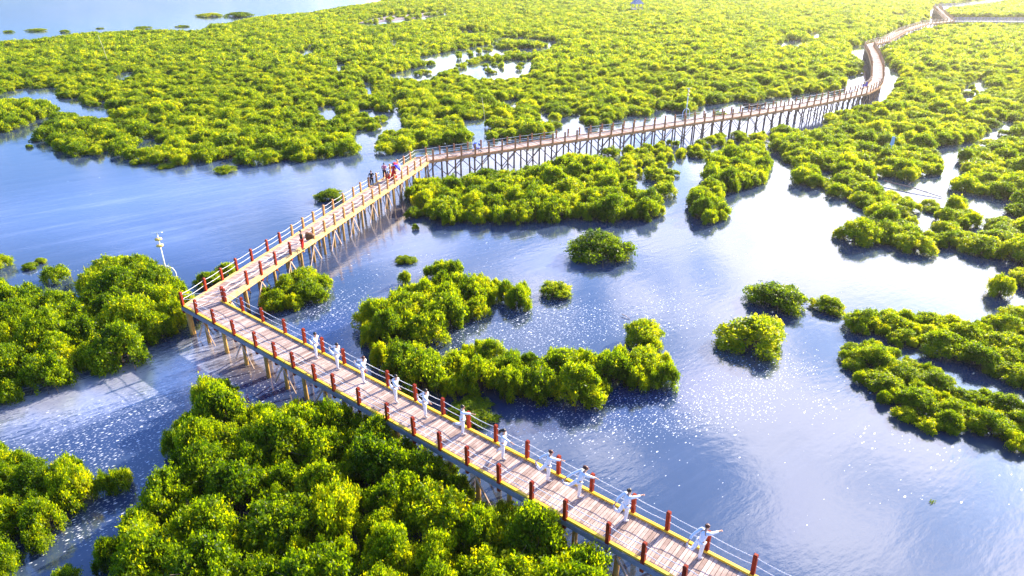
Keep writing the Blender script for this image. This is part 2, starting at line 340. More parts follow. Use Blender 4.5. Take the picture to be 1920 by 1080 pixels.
    o = link(bpy.data.objects.new('water', me)); tag(o, 'blue tidal water with white foam flecks and silt streaks', 'water', kind='structure')
a_, b_ = U(0, 790), U(460, 650)
DRIFT = math.atan2((b_ - a_).y, (b_ - a_).x)
WATER_A, WATER_B, WATER_SHADE = (0.022, 0.040, 0.080), (0.050, 0.072, 0.130), (0.008, 0.026, 0.12)  # the last colour is the painted blue shade
build_water()

# mud bank far out in the mangroves
def mud_bank():
    pts = [U(*q) for q in ((672, 43), (700, 37), (728, 31), (775, 27), (832, 21), (834, 25), (800, 31), (760, 36), (720, 41), (695, 44))]
    mb = MB(); mb.prism([(p.x, p.y, -0.2) for p in pts], [(p.x, p.y, 0.12) for p in pts])
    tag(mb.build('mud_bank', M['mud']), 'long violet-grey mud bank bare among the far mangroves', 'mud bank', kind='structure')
mud_bank()
# ------------------------------------------------------------------ boardwalk
DZ = 2.0                              # deck height above the water
P1 = Vector((-19.697, 38.678)); P2 = Vector((-9.797, 72.903))
uA = Vector((0.78404, -0.62071)); uB = (P2 - P1).normalized(); uC = Vector((0.8730, 0.4878)).normalized(); nC = Vector((-uC.y, uC.x))
PATH = [P1 + uA * 40.0, P1, P2] + [P2 + uC * t + nC * n for t, n in ((30, -0.02), (50, -0.12), (60, 0.28), (66, 0.85), (70.5, 1.55))]
PATH += [Vector(q) for q in ((56.6, 113.2), (61.0, 118.6), (64.3, 124.0), (73.0, 142.0), (80.6, 159.5), (87.2, 176.0), (90.5, 180.6), (97.2, 187.6), (114.8, 213.0), (133.6, 236.0), (147.5, 245.6), (160, 272), (173.8, 300), (181.5, 315.5))]
def segs(path):
    out = []
    for i in range(len(path) - 1):
        a, b = path[i], path[i + 1]; d = (b - a).normalized(); n = Vector((-d.y, d.x))
        def miter(j):
            if j <= 0 or j >= len(path) - 1: return n.copy()
            d0 = (path[j] - path[j - 1]).normalized(); d1 = (path[j + 1] - path[j]).normalized()
            m = Vector((-d0.y - d1.y, d0.x + d1.x)).normalized(); return m / m.dot(n)
        out.append((a, b, d, n, miter(i), miter(i + 1)))
    return out
SEG = segs(PATH)
def v3(p, z): return (p.x, p.y, z)
def clip(poly, p, d, keep):
    """part of a convex polygon on one side of the line through p along d"""
    out = []; side = lambda q: (d.x * (q.y - p.y) - d.y * (q.x - p.x)) * keep
    for i in range(len(poly)):
        a, b = poly[i], poly[(i + 1) % len(poly)]; sa, sb = side(a), side(b)
        if sa >= 0: out.append(a)
        if (sa < 0) != (sb < 0): out.append(a + (b - a) * (sa / (sa - sb)))
    return out
def deck_planks(mb, seg, hw, step, z):
    a, b, d, n, ma, mb_ = seg; Ln = (b - a).length
    t0 = min(ma.dot(d) * hw, -ma.dot(d) * hw); t1 = Ln + max(mb_.dot(d) * hw, -mb_.dot(d) * hw)
    t = t0
    while t < t1:
        w = step * rng.uniform(0.9, 1.1); e = min(t + w - 0.020, t1); o = rng.uniform(-0.025, 0.025)
        q = [a + d * t - n * (hw + o), a + d * e - n * (hw + o), a + d * e + n * (hw - o), a + d * t + n * (hw - o)]
        if t < abs(t0): q = clip(q, a, ma, -1)
        if len(q) > 2 and e > Ln - abs(t1 - Ln): q = clip(q, b, mb_, 1)
        if len(q) > 2:
            j = rng.normal(0, 0.003); mb.prism([v3(p, z - 0.05) for p in q], [v3(p, z + j) for p in q], float(np.clip(rng.normal(0.5, 0.30), 0, 1)))
        t += w
def edge_beam(mb, seg, off, w, z0, z1, ext=0.0, tone=0.5):
    a, b, d, n, ma, mb_ = seg
    q = [a + ma * (off - w / 2), b + mb_ * (off - w / 2), b + mb_ * (off + w / 2), a + ma * (off + w / 2)]
    mb.prism([v3(p, z0) for p in q], [v3(p, z1) for p in q], tone)
walk = empty('boardwalk', (P1.x, P1.y, 0)); tag(walk, 'long zigzag wooden boardwalk on piles crossing the water and mangroves, with rope railings', 'boardwalk')
WOFF = Vector((-P1.x, -P1.y, 0))
def wpart(mb, name, mat, label=None, kind=None, smooth=False):
    o = mb.build(name, mat, walk, smooth); o.location = WOFF
    return tag(o, label, kind=kind)
HW = 1.0
dk = MB()
for i, s_ in enumerate(SEG): deck_planks(dk, s_, HW, 0.15 if i < 7 else 0.34, DZ)
wpart(dk, 'deck', M['plank'])
# stringers under the planks
st_ = MB()
for s_ in SEG:
    for off in (-0.5, 0.5): edge_beam(st_, s_, off, 0.12, DZ - 0.25, DZ - 0.055)
wpart(st_, 'stringer', M['pile_dark'])
for nm, rg, mat, h, w in (('kerb_beam', (0,), M['kerb'], 0.10, 0.13), ('kerb_beam', (1,), M['kerb_wood'], 0.09, 0.13), ('kerb_beam', range(2, len(SEG)), M['kerb_brown'], 0.07, 0.11)):
    for off in (-0.93, 0.93):
        k = MB()
        for i in rg: edge_beam(k, SEG[i], off, w, DZ + 0.003, DZ + h, tone=rng.uniform(.4, .6))
        wpart(k, nm, mat)
for rg, mat in (((0,), M['fascia']), ((1,), M['kerb_wood']), (range(2, len(SEG)), M['kerb_brown'])):
    for off in (-1.045, 1.045):
        k = MB()
        for i in rg: edge_beam(k, SEG[i], off, 0.045, DZ - 0.24, DZ - 0.002)
        wpart(k, 'fascia_board', mat)

# positions of the posts along the way
def at(i, t): s_ = SEG[i]; return s_[0] + s_[2] * t, s_[2], s_[3]
A_T = [1.0, 3.0, 5.2, 7.4, 9.25, 10.92, 12.78, 14.31, 16.25, 18.3, 20.13, 21.8, 23.42, 25.2, 26.9, 28.56, 30.5, 32.0, 33.6, 35.36, 37.0, 38.7]
B_T = [1.52, 3.25, 4.85, 6.6, 8.5, 10.15, 11.8, 13.45, 15.03, 16.65, 18.25, 20.08, 21.92, 23.35, 25.02, 26.6, 28.28, 29.75, 31.52, 33.05, 34.75]
STN = []                               # (point, direction, normal, segment)
for t in A_T: q = P1 + uA * t; STN.append((q, uA, Vector((-uA.y, uA.x)), 0))
for t in B_T: q = P1 + uB * t; STN.append((q, uB, Vector((-uB.y, uB.x)), 1))
carry = 0.9
for i in range(2, len(SEG)):
    L_ = (SEG[i][1] - SEG[i][0]).length; t = carry
    while t < L_: q, d, n = at(i, t); STN.append((q, d, n, i)); t += 1.7 if i < 15 else 2.4
    carry = t - L_
def post_mb(q, d, side, n, seg, h, mat_w=0.15):
    mb = MB(); c = q + n * side; lean = rng.normal(0, 0.022, 2); w = mat_w
    b0 = [c + d * (sx * w / 2) + n * (sy * w / 2) for sx, sy in ((-1, -1), (1, -1), (1, 1), (-1, 1))]
    zt = DZ + h * rng.uniform(0.97, 1.03); sh = Vector((lean[0], lean[1]))
    tn = float(rng.uniform(.25, .75))
    mb.prism([v3(p, DZ - 0.42) for p in b0], [v3(p + sh, zt - 0.03) for p in b0], tn)
    b1 = [c + sh + (p - c) * 1.0 for p in b0]; b2 = [c + sh + (p - c) * 0.72 for p in b0]
    mb.prism([v3(p, zt - 0.03) for p in b1], [v3(p, zt) for p in b2], tn)
    return mb
posts = []
for q, d, n, sg in STN:
    for sd in (-0.97, 0.97):
        if sg == 1 and sd < 0 and (q - P1).length < 2.0: continue          # inner side of the bend
        if sg == 0 and sd > 0 and (q - P1).length < 0.5: continue
        posts.append((q, d, n, sg, sd))
cp = P1 + SEG[0][5] * (-0.97)          # outer corner post of the first bend (left side seen from the end)
cor = SEG[1]
oc = P1 + cor[4] * 0.97
posts.append((oc - cor[3] * 0.97, cor[2], cor[3], 1, 0.97))
ic = P1 + cor[4] * -0.97
posts.append((ic + cor[3] * 0.97 + cor[2] * 0.12, cor[2], cor[3], 1, -0.97)); posts.append((ic + Vector((-uA.y, uA.x)) * -0.97 + uA * 0.2, uA, Vector((-uA.y, uA.x)), 0, 0.97))
posts.sort(key=lambda p: p[0].length)
def post_mat(q, sg, sd):
    if sg == 0: return M['red'], 1.02
    if sg == 1:
        t = (q - P1).length; lim = 10.6 if sd > 0 else 9.0
        return (M['red'], 1.02) if t < lim else (M['orange'], 1.0)
    return M['brown'], (1.2 if sd < 0 else 1.0)
rest = MB()
for i, (q, d, n, sg, sd) in enumerate(posts):
    mat, h = post_mat(q, sg, sd); mb = post_mb(q, d, sd, n, sg, h)
    if i < 98: wpart(mb, 'rail_post', mat, 'dark red painted rail post' if mat is M['red'] else ('orange-brown bare wood rail post'))
    else:
        b = len(rest.v); rest.v += mb.v; rest.f += [tuple(x + b for x in f) for f in mb.f]; rest.tone += mb.tone
wpart(rest, 'rail_post', M['brown'], 'rows of brown rail posts along the far stretch', kind='stuff')
# ropes: two lines per side, sagging from post to post
def rope_line(pts, r, sag):
    mb = MB(); ln = []
    for a, b in zip(pts[:-1], pts[1:]):
        k = 4
        for j in range(k):
            f = j / k; p = Vector(a).lerp(Vector(b), f); p.z -= sag * 4 * f * (1 - f); ln.append(p)
    ln.append(Vector(pts[-1])); mb.tube(ln, r, 5); return mb
for sg_set, mat, r, sag in (((0,), M['rope'], 0.015, 0.05), ((1,), M['rope'], 0.015, 0.05), (tuple(range(2, len(SEG))), M['rope_grey'], 0.022, 0.03)):
    for sd in (-0.97, 0.97):
        for hz in (0.86, 0.50):
            pp = [(q + n * sd, (q - P1).length) for q, d, n, sg in STN if sg in sg_set]
            if sg_set == (0,): pp = [(P1 + SEG[0][5] * sd, 0)] + pp
            if sg_set == (1,): pp = [(P1 + SEG[1][4] * sd, 0)] + pp + [(P2 + SEG[1][5] * sd, 0)]
            if sg_set[0] == 2: pp = [(P2 + SEG[2][4] * sd, 0)] + pp
            wpart(rope_line([v3(p, DZ + hz) for p, _ in pp], r, sag), 'rope', mat)
# piles and braces
piles, braces = [], []
for k, (q, d, n, sg) in enumerate(STN):
    for sd in (-0.72, 0.72):
        c = q + n * sd + d * (0.35 if sg == 0 else 0.0); j = rng.normal(0, 0.03, 2)
        piles.append((c, j, sg, sd))
        if sg in (0, 1) and k % 2 == 0:
            for sgn in (-1, 1):
                top = c + n * (0.16 if sd > 0 else -0.16); braces.append((v3(top, DZ - 0.5), v3(top + d * sgn * 0.95, -0.25 if sg == 1 else 0.15), sg))
        elif sg >= 2 and k + 1 < len(STN):
            q2, d2, n2, _ = STN[k + 1]; top = c + n * (0.13 if sd > 0 else -0.13); bt = q2 + n2 * sd + n2 * (0.13 if sd > 0 else -0.13)
            za, zb = (DZ - 0.3, 0.1) if (k + (sd > 0)) % 2 else (0.1, DZ - 0.3)
            braces.append((v3(top, za), v3(bt, zb), sg))
piles.append((P1 + SEG[0][5] * 0.75, (0, 0), 0, 0.7)); piles.append((oc - cor[3] * 0.2, (0, 0), 0, 0.7))
def log_mb(c, j, r):
    mb = MB(); mb.tube([(c.x + j[0], c.y + j[1], -0.6), (c.x + j[0] * .5, c.y + j[1] * .5, 0.7), (c.x, c.y, DZ - 0.06)], [r * 1.1, r, r * 0.95], 9, tone=float(rng.uniform(.2, .8))); return mb
piles.sort(key=lambda p: p[0].length); prest = MB()
for i, (c, j, sg, sd) in enumerate(piles):
    r = 0.115 if sg == 0 else 0.10; mb = log_mb(c, j, r)
    if i < 98: wpart(mb, 'pile', M['pile'] if sg < 2 else M['pile_dark'], smooth=True)
    else:
        b = len(prest.v); prest.v += mb.v; prest.f += [tuple(x + b for x in f) for f in mb.f]; prest.tone += mb.tone
wpart(prest, 'pile', M['pile_dark'], 'rows of dark piles under the far stretch', kind='stuff')
braces.sort(key=lambda p: Vector(p[0]).length); brest = MB()
for i, (a, b_, sg) in enumerate(braces):
    mb = MB() if i < 98 else brest
    mb.bar(a, b_, 0.055, 0.09, tone=float(rng.uniform(.2, .8)))
    if i < 98: wpart(mb, 'brace', M['brace'] if sg < 2 else M['pile_dark'])
wpart(brest, 'brace', M['pile_dark'], 'zigzag braces under the far stretch', kind='stuff')

# two grey walkways far off, past the end of the wooden one
def far_walkway(pts, label, rail_h=1.05, mat=None):
    root = empty('walkway', (pts[0][0], pts[0][1], 0)); tag(root, label, 'walkway')
    off = Vector((-pts[0][0], -pts[0][1], 0)); sg = segs([Vector(p) for p in pts])
    dk_, rl, ps, pl = MB(), MB(), MB(), MB()
    for s_ in sg:
        edge_beam(dk_, s_, 0, 2.2, DZ - 0.3, DZ)
        for o_ in (-1.0, 1.0):
            for z in (0.35, 0.7, rail_h): edge_beam(rl, s_, o_, 0.08, DZ + z - 0.04, DZ + z + 0.04)
        L_ = (s_[1] - s_[0]).length; t = 0.5
        while t < L_:
            for o_ in (-1.0, 1.0):
                c = s_[0] + s_[2] * t + s_[3] * o_; ps.bar(v3(c, DZ), v3(c, DZ + rail_h + 0.1), 0.13, 0.13)
                c2 = s_[0] + s_[2] * t + s_[3] * o_ * 0.8; pl.tube([v3(c2, -0.4), v3(c2, DZ - 0.29)], 0.14, 6)
            t += 2.2
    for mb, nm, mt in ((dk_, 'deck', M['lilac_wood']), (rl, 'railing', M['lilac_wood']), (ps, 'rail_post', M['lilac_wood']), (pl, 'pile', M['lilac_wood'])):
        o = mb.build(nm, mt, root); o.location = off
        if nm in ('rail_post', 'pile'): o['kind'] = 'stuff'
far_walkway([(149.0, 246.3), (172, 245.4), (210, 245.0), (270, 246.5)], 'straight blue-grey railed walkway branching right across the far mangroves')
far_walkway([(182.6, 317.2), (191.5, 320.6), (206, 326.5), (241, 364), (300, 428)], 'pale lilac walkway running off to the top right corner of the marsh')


# ------------------------------------------------------------------ the bright evening air
def build_haze(density):
    mb = MB(); x, y0, y1, z0, z1 = 620, -45, 900, -1.0, 24.0
    mb.prism([(-x, y0, z0), (x, y0, z0), (x, y1, z0), (-x, y1, z0)], [(-x, y0, z1), (x, y0, z1), (x, y1, z1), (-x, y1, z1)])
    m, N, L = new_mat('evening_haze'); N.remove(N['Principled BSDF']); v = N.new('ShaderNodeVolumePrincipled')
    v.inputs['Color'].default_value = (1.0, 0.93, 0.74, 1); v.inputs['Density'].default_value = density; v.inputs['Anisotropy'].default_value = 0.68
    L.new(v.outputs[0], N['Material Output'].inputs['Volume'])
    tag(mb.build('haze', m), 'pale warm haze over the far marsh', 'haze', kind='stuff')
if HAZE: build_haze(HAZE)
# ------------------------------------------------------------------ mangroves
LEAF = M['leaf']
def leaf_mesh(name, C, Nn, T, ln, wd, tone):
    """many rhombic leaves: centres, normals, tangents, lengths, widths"""
    B = np.cross(Nn, T); n = len(C)
    l = (ln / 2)[:, None]; w = (wd / 2)[:, None]
    V = np.stack([C - T * l, C + B * w - T * l * 0.1, C + T * l, C - B * w - T * l * 0.1], 1).reshape(-1, 3).astype(np.float32)
    me = bpy.data.meshes.new(name)
    me.vertices.add(n * 4); me.vertices.foreach_set('co', V.ravel())
    me.loops.add(n * 4); me.loops.foreach_set('vertex_index', np.arange(n * 4, dtype=np.int32))
    me.polygons.add(n); me.polygons.foreach_set('loop_start', np.arange(0, n * 4, 4, dtype=np.int32))
    me.update(calc_edges=True)
    a = me.attributes.new('tone', 'FLOAT', 'FACE'); a.data.foreach_set('value', tone.astype(np.float32))
    me.materials.append(LEAF); return me
def unit(v): return v / np.maximum(np.linalg.norm(v, axis=1, keepdims=True), 1e-6)
def crown_mesh(name, seed, lobes, tufts, per, leaf, H=1.0):
    """a unit mangrove crown (radius about 1, height about 1): lobes covered in leaf tufts"""
    g = np.random.default_rng(seed); Ls = []
    for i in range(lobes):
        a = i * 2.39996 + g.uniform(-.5, .5); r = math.sqrt((i + 0.4) / lobes) * 0.80 * g.uniform(.85, 1.1)
        R = g.uniform(0.17, 0.36) * (1.05 - 0.25 * r)
        z = (0.82 - 0.60 * r ** 1.5) * g.uniform(0.70, 1.12) - R * 0.45
        Ls.append((r * math.cos(a), r * math.sin(a), max(z, 0.16), R))
        if r > 0.5 and i % 2: Ls.append((r * math.cos(a + .3) * 1.08, r * math.sin(a + .3) * 1.08, g.uniform(.10, .22), R * g.uniform(.5, .85)))
    Ls = np.array(Ls); wgt = Ls[:, 3] ** 2; wgt /= wgt.sum()
    k = g.choice(len(Ls), tufts, p=wgt)
    lt = g.normal(0, .12, len(Ls))
    d = unit(g.normal(size=(tufts, 3)) + np.array([0, 0, 0.55])); rr = g.uniform(0.55, 1.18, tufts) * Ls[k, 3]
    tc = Ls[k, :3] + d * rr[:, None] * np.array([1, 1, 0.92])
    out = unit(d + g.normal(0, .35, (tufts, 3)) + np.array([0, 0, .45])); ts = g.uniform(.7, 1.3, tufts)
    ttone = np.clip(g.normal(0.46, 0.15, tufts) + lt[k], 0, 1)
    C = np.repeat(tc, per, 0) + g.normal(0, 1, (tufts * per, 3)) * (leaf * 0.72)
    o = np.repeat(out, per, 0); T = unit(o * 0.55 + g.normal(0, .75, (tufts * per, 3)))
    Nn = unit(o * 0.8 + g.normal(0, .6, (tufts * per, 3))); Nn = unit(Nn - T * (Nn * T).sum(1, keepdims=True))
    ln = leaf * g.uniform(.75, 1.25, tufts * per) * np.repeat(ts, per); tone = np.clip(np.repeat(ttone, per) + g.normal(0, .12, tufts * per), 0, 1)
    ok = C[:, 2] > 0.015; C[:, 2] *= H
    return leaf_mesh(name, C[ok], Nn[ok], T[ok], ln[ok], ln[ok] * 0.58, tone[ok]), Ls
def trunk_mesh(name, Ls, seed):
    g = np.random.default_rng(seed); mb = MB()
    for i in range(0, len(Ls), 2):
        x, y, z, R = Ls[i]; b = g.uniform(-.12, .12, 2)
        mb.tube([(b[0], b[1], -0.12), (b[0] + x * .35, b[1] + y * .35, z * .45), (x * .92, y * .92, z)], [0.042, 0.028, 0.012], 5, tone=float(g.uniform(.2, .8)))
        for s in range(2):
            e = g.normal(0, .16, 3); mb.tube([(x * .6 + b[0] * .4, y * .6 + b[1] * .4, z * .7), (x + e[0], y + e[1], min(z + R * .6 + e[2] * .4, 1.0))], [0.014, 0.005], 4)
    for i in range(9):                                   # arching stilt roots and a few bare twigs
        a = i * .7 + g.uniform(-.3, .3); r = g.uniform(.55, .98); c, s = math.cos(a), math.sin(a)
        mb.tube([(c * r * .25, s * r * .25, .30), (c * r * .7, s * r * .7, .22), (c * r, s * r, -.1)], [.016, .013, .010], 4)
    for i in range(4):
        x, y, z, R = Ls[int(g.integers(len(Ls)))]; e = g.normal(0, .10, 2)
        mb.tube([(x * .8, y * .8, z * .8), (x + e[0], y + e[1], z + R * g.uniform(1.0, 1.35))], [.010, .003], 4)
    return mb.mesh(name, M['bark'])
NEAR = []
for i in range(7):
    cm, Ls = crown_mesh('mangrove_crown', 100 + i, 17 + i % 4, 800, 21, 0.066); NEAR.append((cm, trunk_mesh('mangrove_trunk', Ls, i)))
MIDP = []
for i in range(6):
    cm, Ls = crown_mesh('mangrove_crown_mid', 200 + i, 14 + i % 4, 420, 15, 0.090); MIDP.append((cm, trunk_mesh('mangrove_trunk_mid', Ls, 50 + i)))
FARP = [crown_mesh('mangrove_crown_far', 300 + i, 11 + i % 4, 170, 10, 0.165)[0] for i in range(6)]

def pip(px, py, poly):
    P = np.asarray(poly, float); x0, y0 = P[:, 0], P[:, 1]; x1, y1 = np.roll(x0, -1), np.roll(y0, -1)
    c = np.zeros(px.shape, bool)
    for a, b, d, e in zip(x0, y0, x1, y1):
        if b == e: continue
        m = (b > py) != (e > py); c ^= m & (px < (d - a) * (py - b) / (e - b) + a)
    return c
def proj_np(x, y, z):
    zz = z - CAM_Z; dc = y * math.cos(PITCH) - zz * math.sin(PITCH); up = y * math.sin(PITCH) + zz * math.cos(PITCH)
    return 960 + FPX * x / dc, 540 - FPX * up / dc
# stands of mangrove as surveyed outlines (in the survey photo's points), height range, crown radii to try, spacing, label, group
ST = []
def stand(name, poly, h, radii, label, group=None, holes=(), space=0.62, keep=1.0, tries=1.0):
    ST.append(dict(name=name, poly=poly, h=h, radii=radii, label=label, group=group, holes=holes, space=space, keep=keep, tries=tries))
HN = [[(560,101),(580,85),(584,99)],[(214,147),(236,134),(244,137),(228,147)],[(735,141),(775,130),(822,122),(830,110),(840,107),(820,112),(788,108),(800,106),(840,98),(875,92),(910,85),(945,70),(992,73),(1042,79),(1020,92),(975,93),(915,97),(880,108),(855,118),(842,127),(824,130),(802,145),(769,144)],
      [(862,131),(905,118),(960,115),(995,115),(985,130),(965,140),(937,143),(880,138)],[(862,55),(910,56),(910,62),(868,61)],[(672,44),(690,36),(728,29),(775,25),(834,20),(834,27),(800,33),(760,38),(720,43),(690,46)],
      [(605,200),(622,197),(628,216),(616,219),(600,212)],[(679,206),(698,206),(708,215)],[(724,222),(727,213),(748,211),(752,239),(735,236)],[(878,226),(906,226),(904,249),(886,245),(875,232)],[(686,154),(690,152),(695,172),(689,172)],
      [(630,117),(637,120),(637,132),(630,130)],[(730,77),(740,73),(740,84)],[(948,189),(962,186),(964,198)],[(1014,210),(1026,212),(1031,226),(1019,224)],[(1060,222),(1080,220),(1078,252),(1058,254)],[(1516,63),(1541,59),(1536,71)],
      [(1453,85),(1472,78),(1507,74),(1512,80),(1490,84)],[(1674,26),(1702,24),(1697,30)],[(672,247),(702,247),(700,268),(695,285),(676,282)],[(0,178),(32,169),(95,167),(102,186),(130,188),(142,200),(190,203),(196,218),(150,208),(100,202),(100,190),(75,187),(30,183),(0,187)],
      [(1180,220),(1230,218),(1230,226),(1180,240)],[(250,262),(280,262),(285,275),(258,276)]]
N_POLY = [(-80,90),(0,78),(52,74),(109,68),(156,62),(220,58),(285,56),(350,56),(384,56),(397,45),(428,43),(480,32),(550,25),(587,22),(642,12),(710,4),(730,-12),(1960,-14),(1960,-8),(1870,-6),(1800,2),(1785,7),(1745,10),(1740,36),(1725,40),(1676,54),(1640,72),(1612,85),(1594,86),(1600,106),(1619,117),(1614,134),(1600,142),(1591,134),(1588,152),(1578,168),(1513,176),(1475,181),(1435,181),(1437,189),(1394,194),(1350,192),(1306,199),(1284,212),(1243,203),(1226,207),(1226,217),(1204,226),(1139,236),(1080,237),(1062,240),(1058,252),(989,255),(950,262),(900,262),(880,266),(865,268),(810,273),(772,281),(740,288),(705,288),(690,281),(688,265),(700,250),(676,250),(677,278),(665,288),(625,295),(600,298),(560,303),(515,306),(477,308),(437,307),(387,303),(350,310),(327,313),(300,312),(270,300),(237,295),(212,294),(175,290),(150,297),(120,288),(102,280),(100,272),(72,266),(66,246),(75,226),(105,212),(125,202),(100,186),(90,166),(30,170),(0,180),(-80,195)]
stand('north', N_POLY, (0.8, 1.8), (1.7, 1.35, 1.0, 0.75), 'yellow-green mangrove in the broad forest beyond the boardwalk, seen past the open bay', 'mangroves of the forest beyond the boardwalk', HN, 0.58, keep=.95)
stand('left_creek', [(-80,188),(0,185),(32,182),(75,186),(98,191),(103,203),(95,213),(65,223),(40,233),(15,248),(0,250),(-80,262)], (1.4, 1.9), (1.6, 1.2), 'mangrove on the small point left of the creek mouth, across the bay', 'mangroves on the point by the creek mouth')
E_POLY = [(1441,233),(1467,231),(1487,238),(1500,240),(1527,229),(1539,219),(1568,209),(1617,197),(1640,196),(1664,186),(1679,168),(1684,150),(1692,134),(1680,124),(1668,112),(1656,94),(1658,88),(1681,77),(1733,53),(1777,45),(1800,41),(1915,42),(2060,40),(2060,300),(2060,560),(1925,545),(1905,530),(1885,507),(1905,492),(1890,481),(1852,487),(1815,470),(1772,467),(1752,477),(1715,475),(1665,467),(1615,462),(1562,445),(1560,428),(1607,412),(1635,402),(1620,390),(1615,372),(1577,371),(1560,360),(1527,347),(1502,345),(1482,332),(1500,318),(1480,305),(1462,292),(1452,277)]
HE = [[(1650,336),(1690,350),(1735,343),(1787,342),(1792,356),(1770,371),(1740,363),(1700,360)],[(1812,368),(1820,364),(1852,370),(1897,380),(1890,388),(1825,386)],[(1763,274),(1790,279),(1805,292),(1812,320),(1787,346),(1782,320),(1772,300)],[(1803,171),(1832,149),(1856,152),(1856,169),(1819,190)],[(1778,276),(1834,262),(1863,249),(1900,237),(1900,250),(1837,270)],[(1732,398),(1757,405),(1754,427),(1730,422)],[(1817,430),(1860,427),(1850,438)],[(1520,225),(1545,222),(1540,238),(1510,240)],[(1845,400),(1880,396),(1885,404),(1850,408)],[(1545,320),(1570,324),(1560,332)]]
stand('east', E_POLY, (0.8, 1.8), (1.7, 1.35, 1.0, 0.75), 'yellow-green mangrove in the broad marsh forest right of the boardwalk', 'mangroves of the marsh forest right of the boardwalk', HE, 0.60, keep=.86)
stand('far_east', [(1775,14),(1800,13),(1880,2),(1960,-8),(2060,-10),(2060,33),(1790,33),(1776,28)], (1.6, 2.2), (2.0, 1.5), 'distant mangrove between the two grey walkways at the top right', 'mangroves between the two grey walkways')
stand('mid_shore', [(758,366),(763,347),(781,334),(838,331),(880,326),(927,318),(984,313),(1036,298),(1061,287),(1117,290),(1155,300),(1165,330),(1150,345),(1200,350),(1225,360),(1262,382),(1250,392),(1237,407),(1200,410),(1150,412),(1100,411),(1037,412),(1025,420),(1000,420),(960,415),(922,422),(885,417),(860,415),(840,422),(815,417),(799,400),(789,386),(770,378)], (1.5, 2.1), (1.7, 1.3, 1.0, .7), 'mangrove in the dense thicket just right of the boardwalk\'s second bend', 'mangroves of the thicket by the second bend')
stand('mid_sparse', [(1117,290),(1127,276),(1205,272),(1250,262),(1319,260),(1340,250),(1384,246),(1435,246),(1440,285),(1357,275),(1320,297),(1290,292),(1265,300),(1240,312),(1285,318),(1280,335),(1240,348),(1268,352),(1265,375),(1225,360),(1150,345),(1165,330),(1155,300)], (0.9, 1.5), (1.2, 0.9, 0.7, .5), 'low scattered mangrove between shallow pools in front of the long straight stretch', 'scattered low mangroves among the shallow pools', keep=0.75, space=.85)
stand('mid_right', [(1285,365),(1297,352),(1325,345),(1317,320),(1320,305),(1337,290),(1357,276),(1425,270),(1437,285),(1450,302),(1437,325),(1435,340),(1400,357),(1360,357),(1358,377),(1371,395),(1363,411),(1337,421),(1310,416),(1302,396),(1287,378)], (1.4, 2.0), (1.6, 1.2, 0.9, .6), 'mangrove on the tongue reaching into the calm pool, middle right', 'mangroves on the tongue by the calm pool')
stand('left_main', [(-140,520),(37,535),(82,540),(117,545),(140,552),(160,552),(172,545),(152,532),(160,510),(182,495),(190,485),(225,479),(265,479),(296,497),(312,520),(332,524),(352,528),(352,570),(347,600),(307,630),(295,650),(270,670),(237,686),(200,696),(107,711),(82,733),(57,738),(27,748),(0,763),(-140,800)], (1.9, 2.5), (1.75, 1.35, 1.0, .7), 'mangrove in the big thicket left of the boardwalk\'s first bend', 'mangroves of the thicket left of the first bend')
stand('left_point', [(-60,470),(0,474),(22,476),(37,482),(45,490),(35,502),(0,507),(-60,515)], (1.3, 1.7), (1.3, 0.9), 'small yellow mangrove clump at the left edge beside the open bay', 'small mangroves at the left edge by the bay')
stand('left_small', [(65,521),(75,505),(105,496),(150,501),(157,515),(135,532),(100,538),(77,538)], (1.3, 1.7), (1.3, 0.9, 0.7), 'low mangrove on the little islet between the bay and the left thicket', 'mangroves on the islet before the left thicket')
stand('behind_bend', [(352,530),(372,519),(395,505),(425,494),(456,497),(440,515),(410,531),(385,546)], (1.1, 1.5), (1.1, 0.8), 'dark green mangrove half hidden behind the railing at the first bend', 'mangroves behind the railing at the first bend')
stand('bottom_left', [(-120,815),(0,830),(33,844),(67,849),(83,863),(130,856),(150,872),(183,872),(194,885),(230,872),(272,880),(267,897),(239,916),(200,930),(133,947),(117,975),(92,1019),(67,1038),(28,1058),(10,1120),(-120,1140)], (1.7, 2.2), (1.4, 1.1, 0.8, .55), 'bright yellow-green mangrove in the bottom left corner beside the foam-flecked creek', 'mangroves of the bottom left corner')
stand('bottom_main', [(352,742),(370,716),(405,709),(432,722),(440,732),(432,745),(450,755),(492,764),(507,774),(517,764),(555,752),(585,738),(615,740),(635,765),(660,772),(700,794),(747,816),(770,838),(830,858),(845,885),(875,905),(890,922),(920,944),(965,946),(985,962),(1027,972),(1050,998),(1085,1026),(1120,1044),(1132,1062),(1150,1180),(180,1180),(186,1060),(180,1030),(195,1010),(220,995),(225,970),(247,957),(262,942),(275,922),(302,905),(302,885),(334,860),(300,852),(280,828),(305,797),(340,780),(360,758)], (2.0, 2.7), (1.7, 1.3, 1.0, .7), 'mangrove in the large dark thicket at the bottom, below the dancers\' boardwalk', 'mangroves of the large thicket at the bottom', tries=1.5)
stand('bottom_tuft', [(62,1076),(90,1062),(125,1064),(140,1080),(140,1130),(60,1130)], (1.2, 1.5), (1.0, 0.7), 'low dark mangrove at the bottom edge in the narrow creek', 'low mangroves at the bottom edge of the creek')
stand('bend_bush', [(478,565),(496,533),(540,514),(574,501),(603,510),(623,529),(608,553),(579,570),(548,583),(512,588),(483,580)], (1.5, 1.9), (1.5, 1.2, 0.9, .6), 'rounded mangrove right of the first bend, standing against the boardwalk piles', 'mangroves against the piles right of the first bend')
